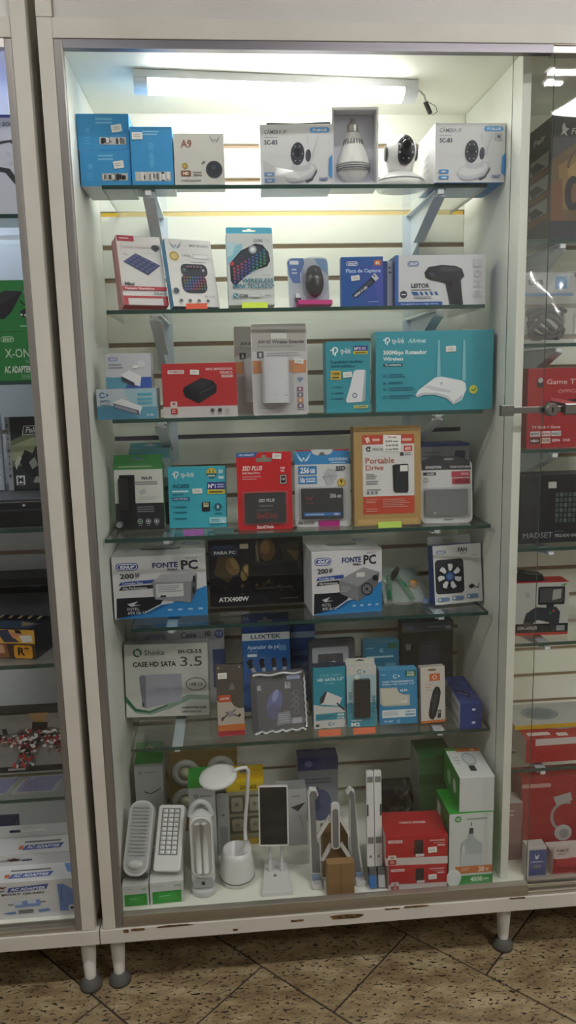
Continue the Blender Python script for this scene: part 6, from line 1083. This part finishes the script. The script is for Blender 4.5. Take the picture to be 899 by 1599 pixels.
F.text('Game TV', .15, .14, .42, .2, '#e2c4c4', 0); F.rr(.07, .12, .12, .24, '#3a2a2e', .3); F.circ(.1, .15, .02, '#b9b4b4'); F.text('OFFICIAL', .24, .27, .45, .31, '#d8a0a0', 0, .2); F.poly([(.14, .42), (.45, .38), (.45, .52), (.2, .55)], '#3a2226'); F.poly([(.18, .36), (.42, .44), (.42, .48), (.2, .41)], '#c05055'); F.text('TV Stick + Game', .04, .72, .27, .755, '#e0b8b8', 1)
for k, (c, s_, f_) in enumerate((('#c9c4c4', 'IPTV', '#3a3034'), ('#d4c8c8', 'NETFLIX', '#b8383c'), ('#c9c4c4', 'HULU', '#4a4448'))): F.rect(.03+k*.085, .79, .108+k*.085, .855, c); F.text(s_, .037+k*.085, .81, .1+k*.085, .838, f_, 1)
for k, (c, s_, f_) in enumerate((('#3a2226', 'HBO', '#e6dcdc'), ('#d4c0b0', 'YOUTUBE', '#6a4a44'), (RD, 'ESPN', '#e6d4d4'), (RD, 'STAR', '#d8b8b8'))): F.rect(.03+k*.085, .875, .108+k*.085, .945, c); F.text(s_, .037+k*.085, .893, .1+k*.085, .925, f_, 1)
it = Item('keyboard_box', 'long black keyboard box with grey keys picture', 'box', 1.145, 0.185, RZS[3], 0.42, 0.162, 0.06).body('#1f2026', '#1a1b20', top='#33252c'); F = it.F; it.sticker(.155, .11, .2, .2, 0, '#b9b9b6', marks=False)
F.poly([(.02, .22), (.06, .17), (.09, .16), (.1, .26), (.06, .28), (.03, .27)], '#a8383c'); F.rect(0, .12, .1, .44, '#262a30'); F.text('MADSET', .02, .84, .19, .92, '#8c8e96', 0); F.text('TOUCH', .2, .82, .25, .845, '#6a6c74', 0); F.text('TECLADO GAMER', .2, .875, .36, .915, '#9a9ca2', 1)
for i in range(9):
    for j in range(6): F.rr(.2+i*.024, .27+j*.075, .217+i*.024, .325+j*.075, ['#4a5450', '#5a6460', '#44504a'][(i+j) % 3], .15)
it = Item('controller_box', 'white and red game controller box with phone clip picture', 'box', 0.998, 0.190, RZS[4], 0.128, 0.130, 0.055, -3).body('#b9b8b4', '#a02a2c', top='#a8282c', bottom='#a8282c'); F = it.F
F.rect(0, .78, 1, .95, '#22242a'); F.text('CONTROLLER', .05, .83, .42, .885, '#b9bcc0', 1); F.rect(0, .95, 1, 1, '#a8302c'); F.rr(.42, .08, .92, .42, '#24262c', .08); F.rr(.45, .11, .89, .38, '#4a4c50', .04); F.poly([(.7, .14), (.85, .13), (.85, .3), (.68, .34)], '#9a9c98'); F.rect(.58, .42, .72, .5, '#2c2e34'); F.poly([(.15, .78), (.2, .58), (.38, .46), (.6, .48), (.76, .46), (.84, .56), (.82, .9), (.7, .96), (.64, .76), (.42, .7), (.26, .84), (.17, .86)], '#33373f'); F.circ(.72, .54, .022, '#b8503a'); F.circ(.66, .58, .022, '#4a7a4a'); F.rect(.78, .82, .94, .92, '#8f9296'); F.poly([(.84, .04), (.96, .02), (.9, .07)], '#4a8a4a'); F.rr(.18, .18, .26, .28, '#a5a5a2', .1)
cs = thing('power_brick', 'black plastic gadget resting on the red and white controller box', 'gadget', (0.975, 0.215, RZS[4]+.1305)); build('body', MB().prism([(-.03, 0), (.035, 0), (.028, .016), (-.02, .022)], -.012, .02, plastic('#26272b', .4)), cs, bevel=.002)
it = Item('mouse_box', 'flat red box with steel dish picture lying on the lowest dark shelf', 'box', 1.075, 0.165, RZS[5], 0.230, 0.062, 0.17).body(RD, '#7d1f24', top='#9c262a', left='#a89a98'); F = it.F
F.rect(0, 0, 1, .28, '#c4bcba'); F.rr(.0, -.0, .1, .3, '#a2282c', .1); T = it.T; T.rr(.05, .8, .3, .9, '#c9bab8', .2); T.ell(.5, .52, .28, .22, '#8f9298'); T.ell(.5, .56, .22, .14, '#b4b7bc'); T.ell(.45, .58, .05, .05, '#d8d9dc'); T.poly([(.4, .3), (.7, .2), (.7, .38)], '#d4d4d4'); T.rr(.0, .02, .1, .22, '#c9c0be', .15); T.rr(.36, .85, .48, .95, '#c4bab8', .2); it.L.rect(.0, 0, .12, 1, '#c4bab8')
it2 = Item('flyer', 'yellow edged white pack lying on the red dish box', 'pack', 1.06, 0.215, RZS[5]+.0625, 0.22, 0.012, 0.12).body('#c2a22c', '#a88c24', top='#a9aaa4'); it2.T.ell(.4, .5, .22, .3, '#7d8488'); it2.T.ell(.4, .5, .16, .2, '#6a7278')
it = Item('headphone_box', 'large red headphone box standing on the floor of the dark bay', 'box', 1.055, 0.105, S0, 0.240, 0.198, 0.07, 0, 6).body('#8f2428', '#6a1c20', top='#8a2226'); F = it.F
F.rr(.0, .07, .3, .12, '#b08482', .4); F.ring(.45, .5, .16, .03, '#8d8886', 120, 290); F.poly([(.32, .25), (.5, .2), (.52, .3), (.36, .36)], '#9a9694'); F.ell(.42, .7, .09, .1, '#a9a6a4'); F.ell(.43, .71, .05, .06, '#8a8684')
it = Item('speaker_box', 'small red and white box with tilted white badge on the floor', 'box', 1.075, 0.040, S0, 0.190, 0.062, 0.045).body('#9c2428', '#8a2024', top='#b9aeac', left='#b9a5a2'); F = it.F
F.rect(0, 0, 1, .2, '#c4bab8'); it.T.rect(.0, .1, 1, .9, '#b4aaa8'); it.part('badge', MB().prism(rrect(-.094, .05, -.055, .085, .004), -.048, -.0455, ink('#c0b2ae')).prism(rrect(-.088, .028, -.040, .050, .004), -.048, -.0455, ink('#a2282c'))); G = Face(it.art, it.let, (-.094, -.0481, .05), (1, 0, 0), (0, 0, 1), (0, -1, 0), .039, .035); G.text('TOMATE', .12, .3, .88, .5, '#6a4a48', 1); G.bars(.2, .6, .8, .75, 1, '#8a6a66')
it = Item('camera_box', 'small open carton showing a blue camera box front', 'box', 0.9415, 0.040, S0, 0.046, 0.082, 0.03, 0).body('#b9b6b2', '#a5a29e', top='#a9a6a2'); F = it.F
F.rect(.1, .08, 1, 1, '#4a5484'); F.poly([(.4, .2), (.5, .3), (.62, .2), (.58, .34), (.5, .38), (.42, .34)], '#c9ccd8'); F.text('comno', .2, .42, .82, .47, '#c4c8d6', 1); F.text('109', .36, .54, .72, .66, '#8f8a80', 1)
it = Item('case_box', 'faded pinkish carton standing against the partition', 'box', 0.9085, 0.115, S0, 0.055, 0.15, 0.05).body('#8a6a68', '#9a8480', top='#a9a09c'); it.F.bars(.1, .1, .7, .25, 2, '#b4a09c')
finish()
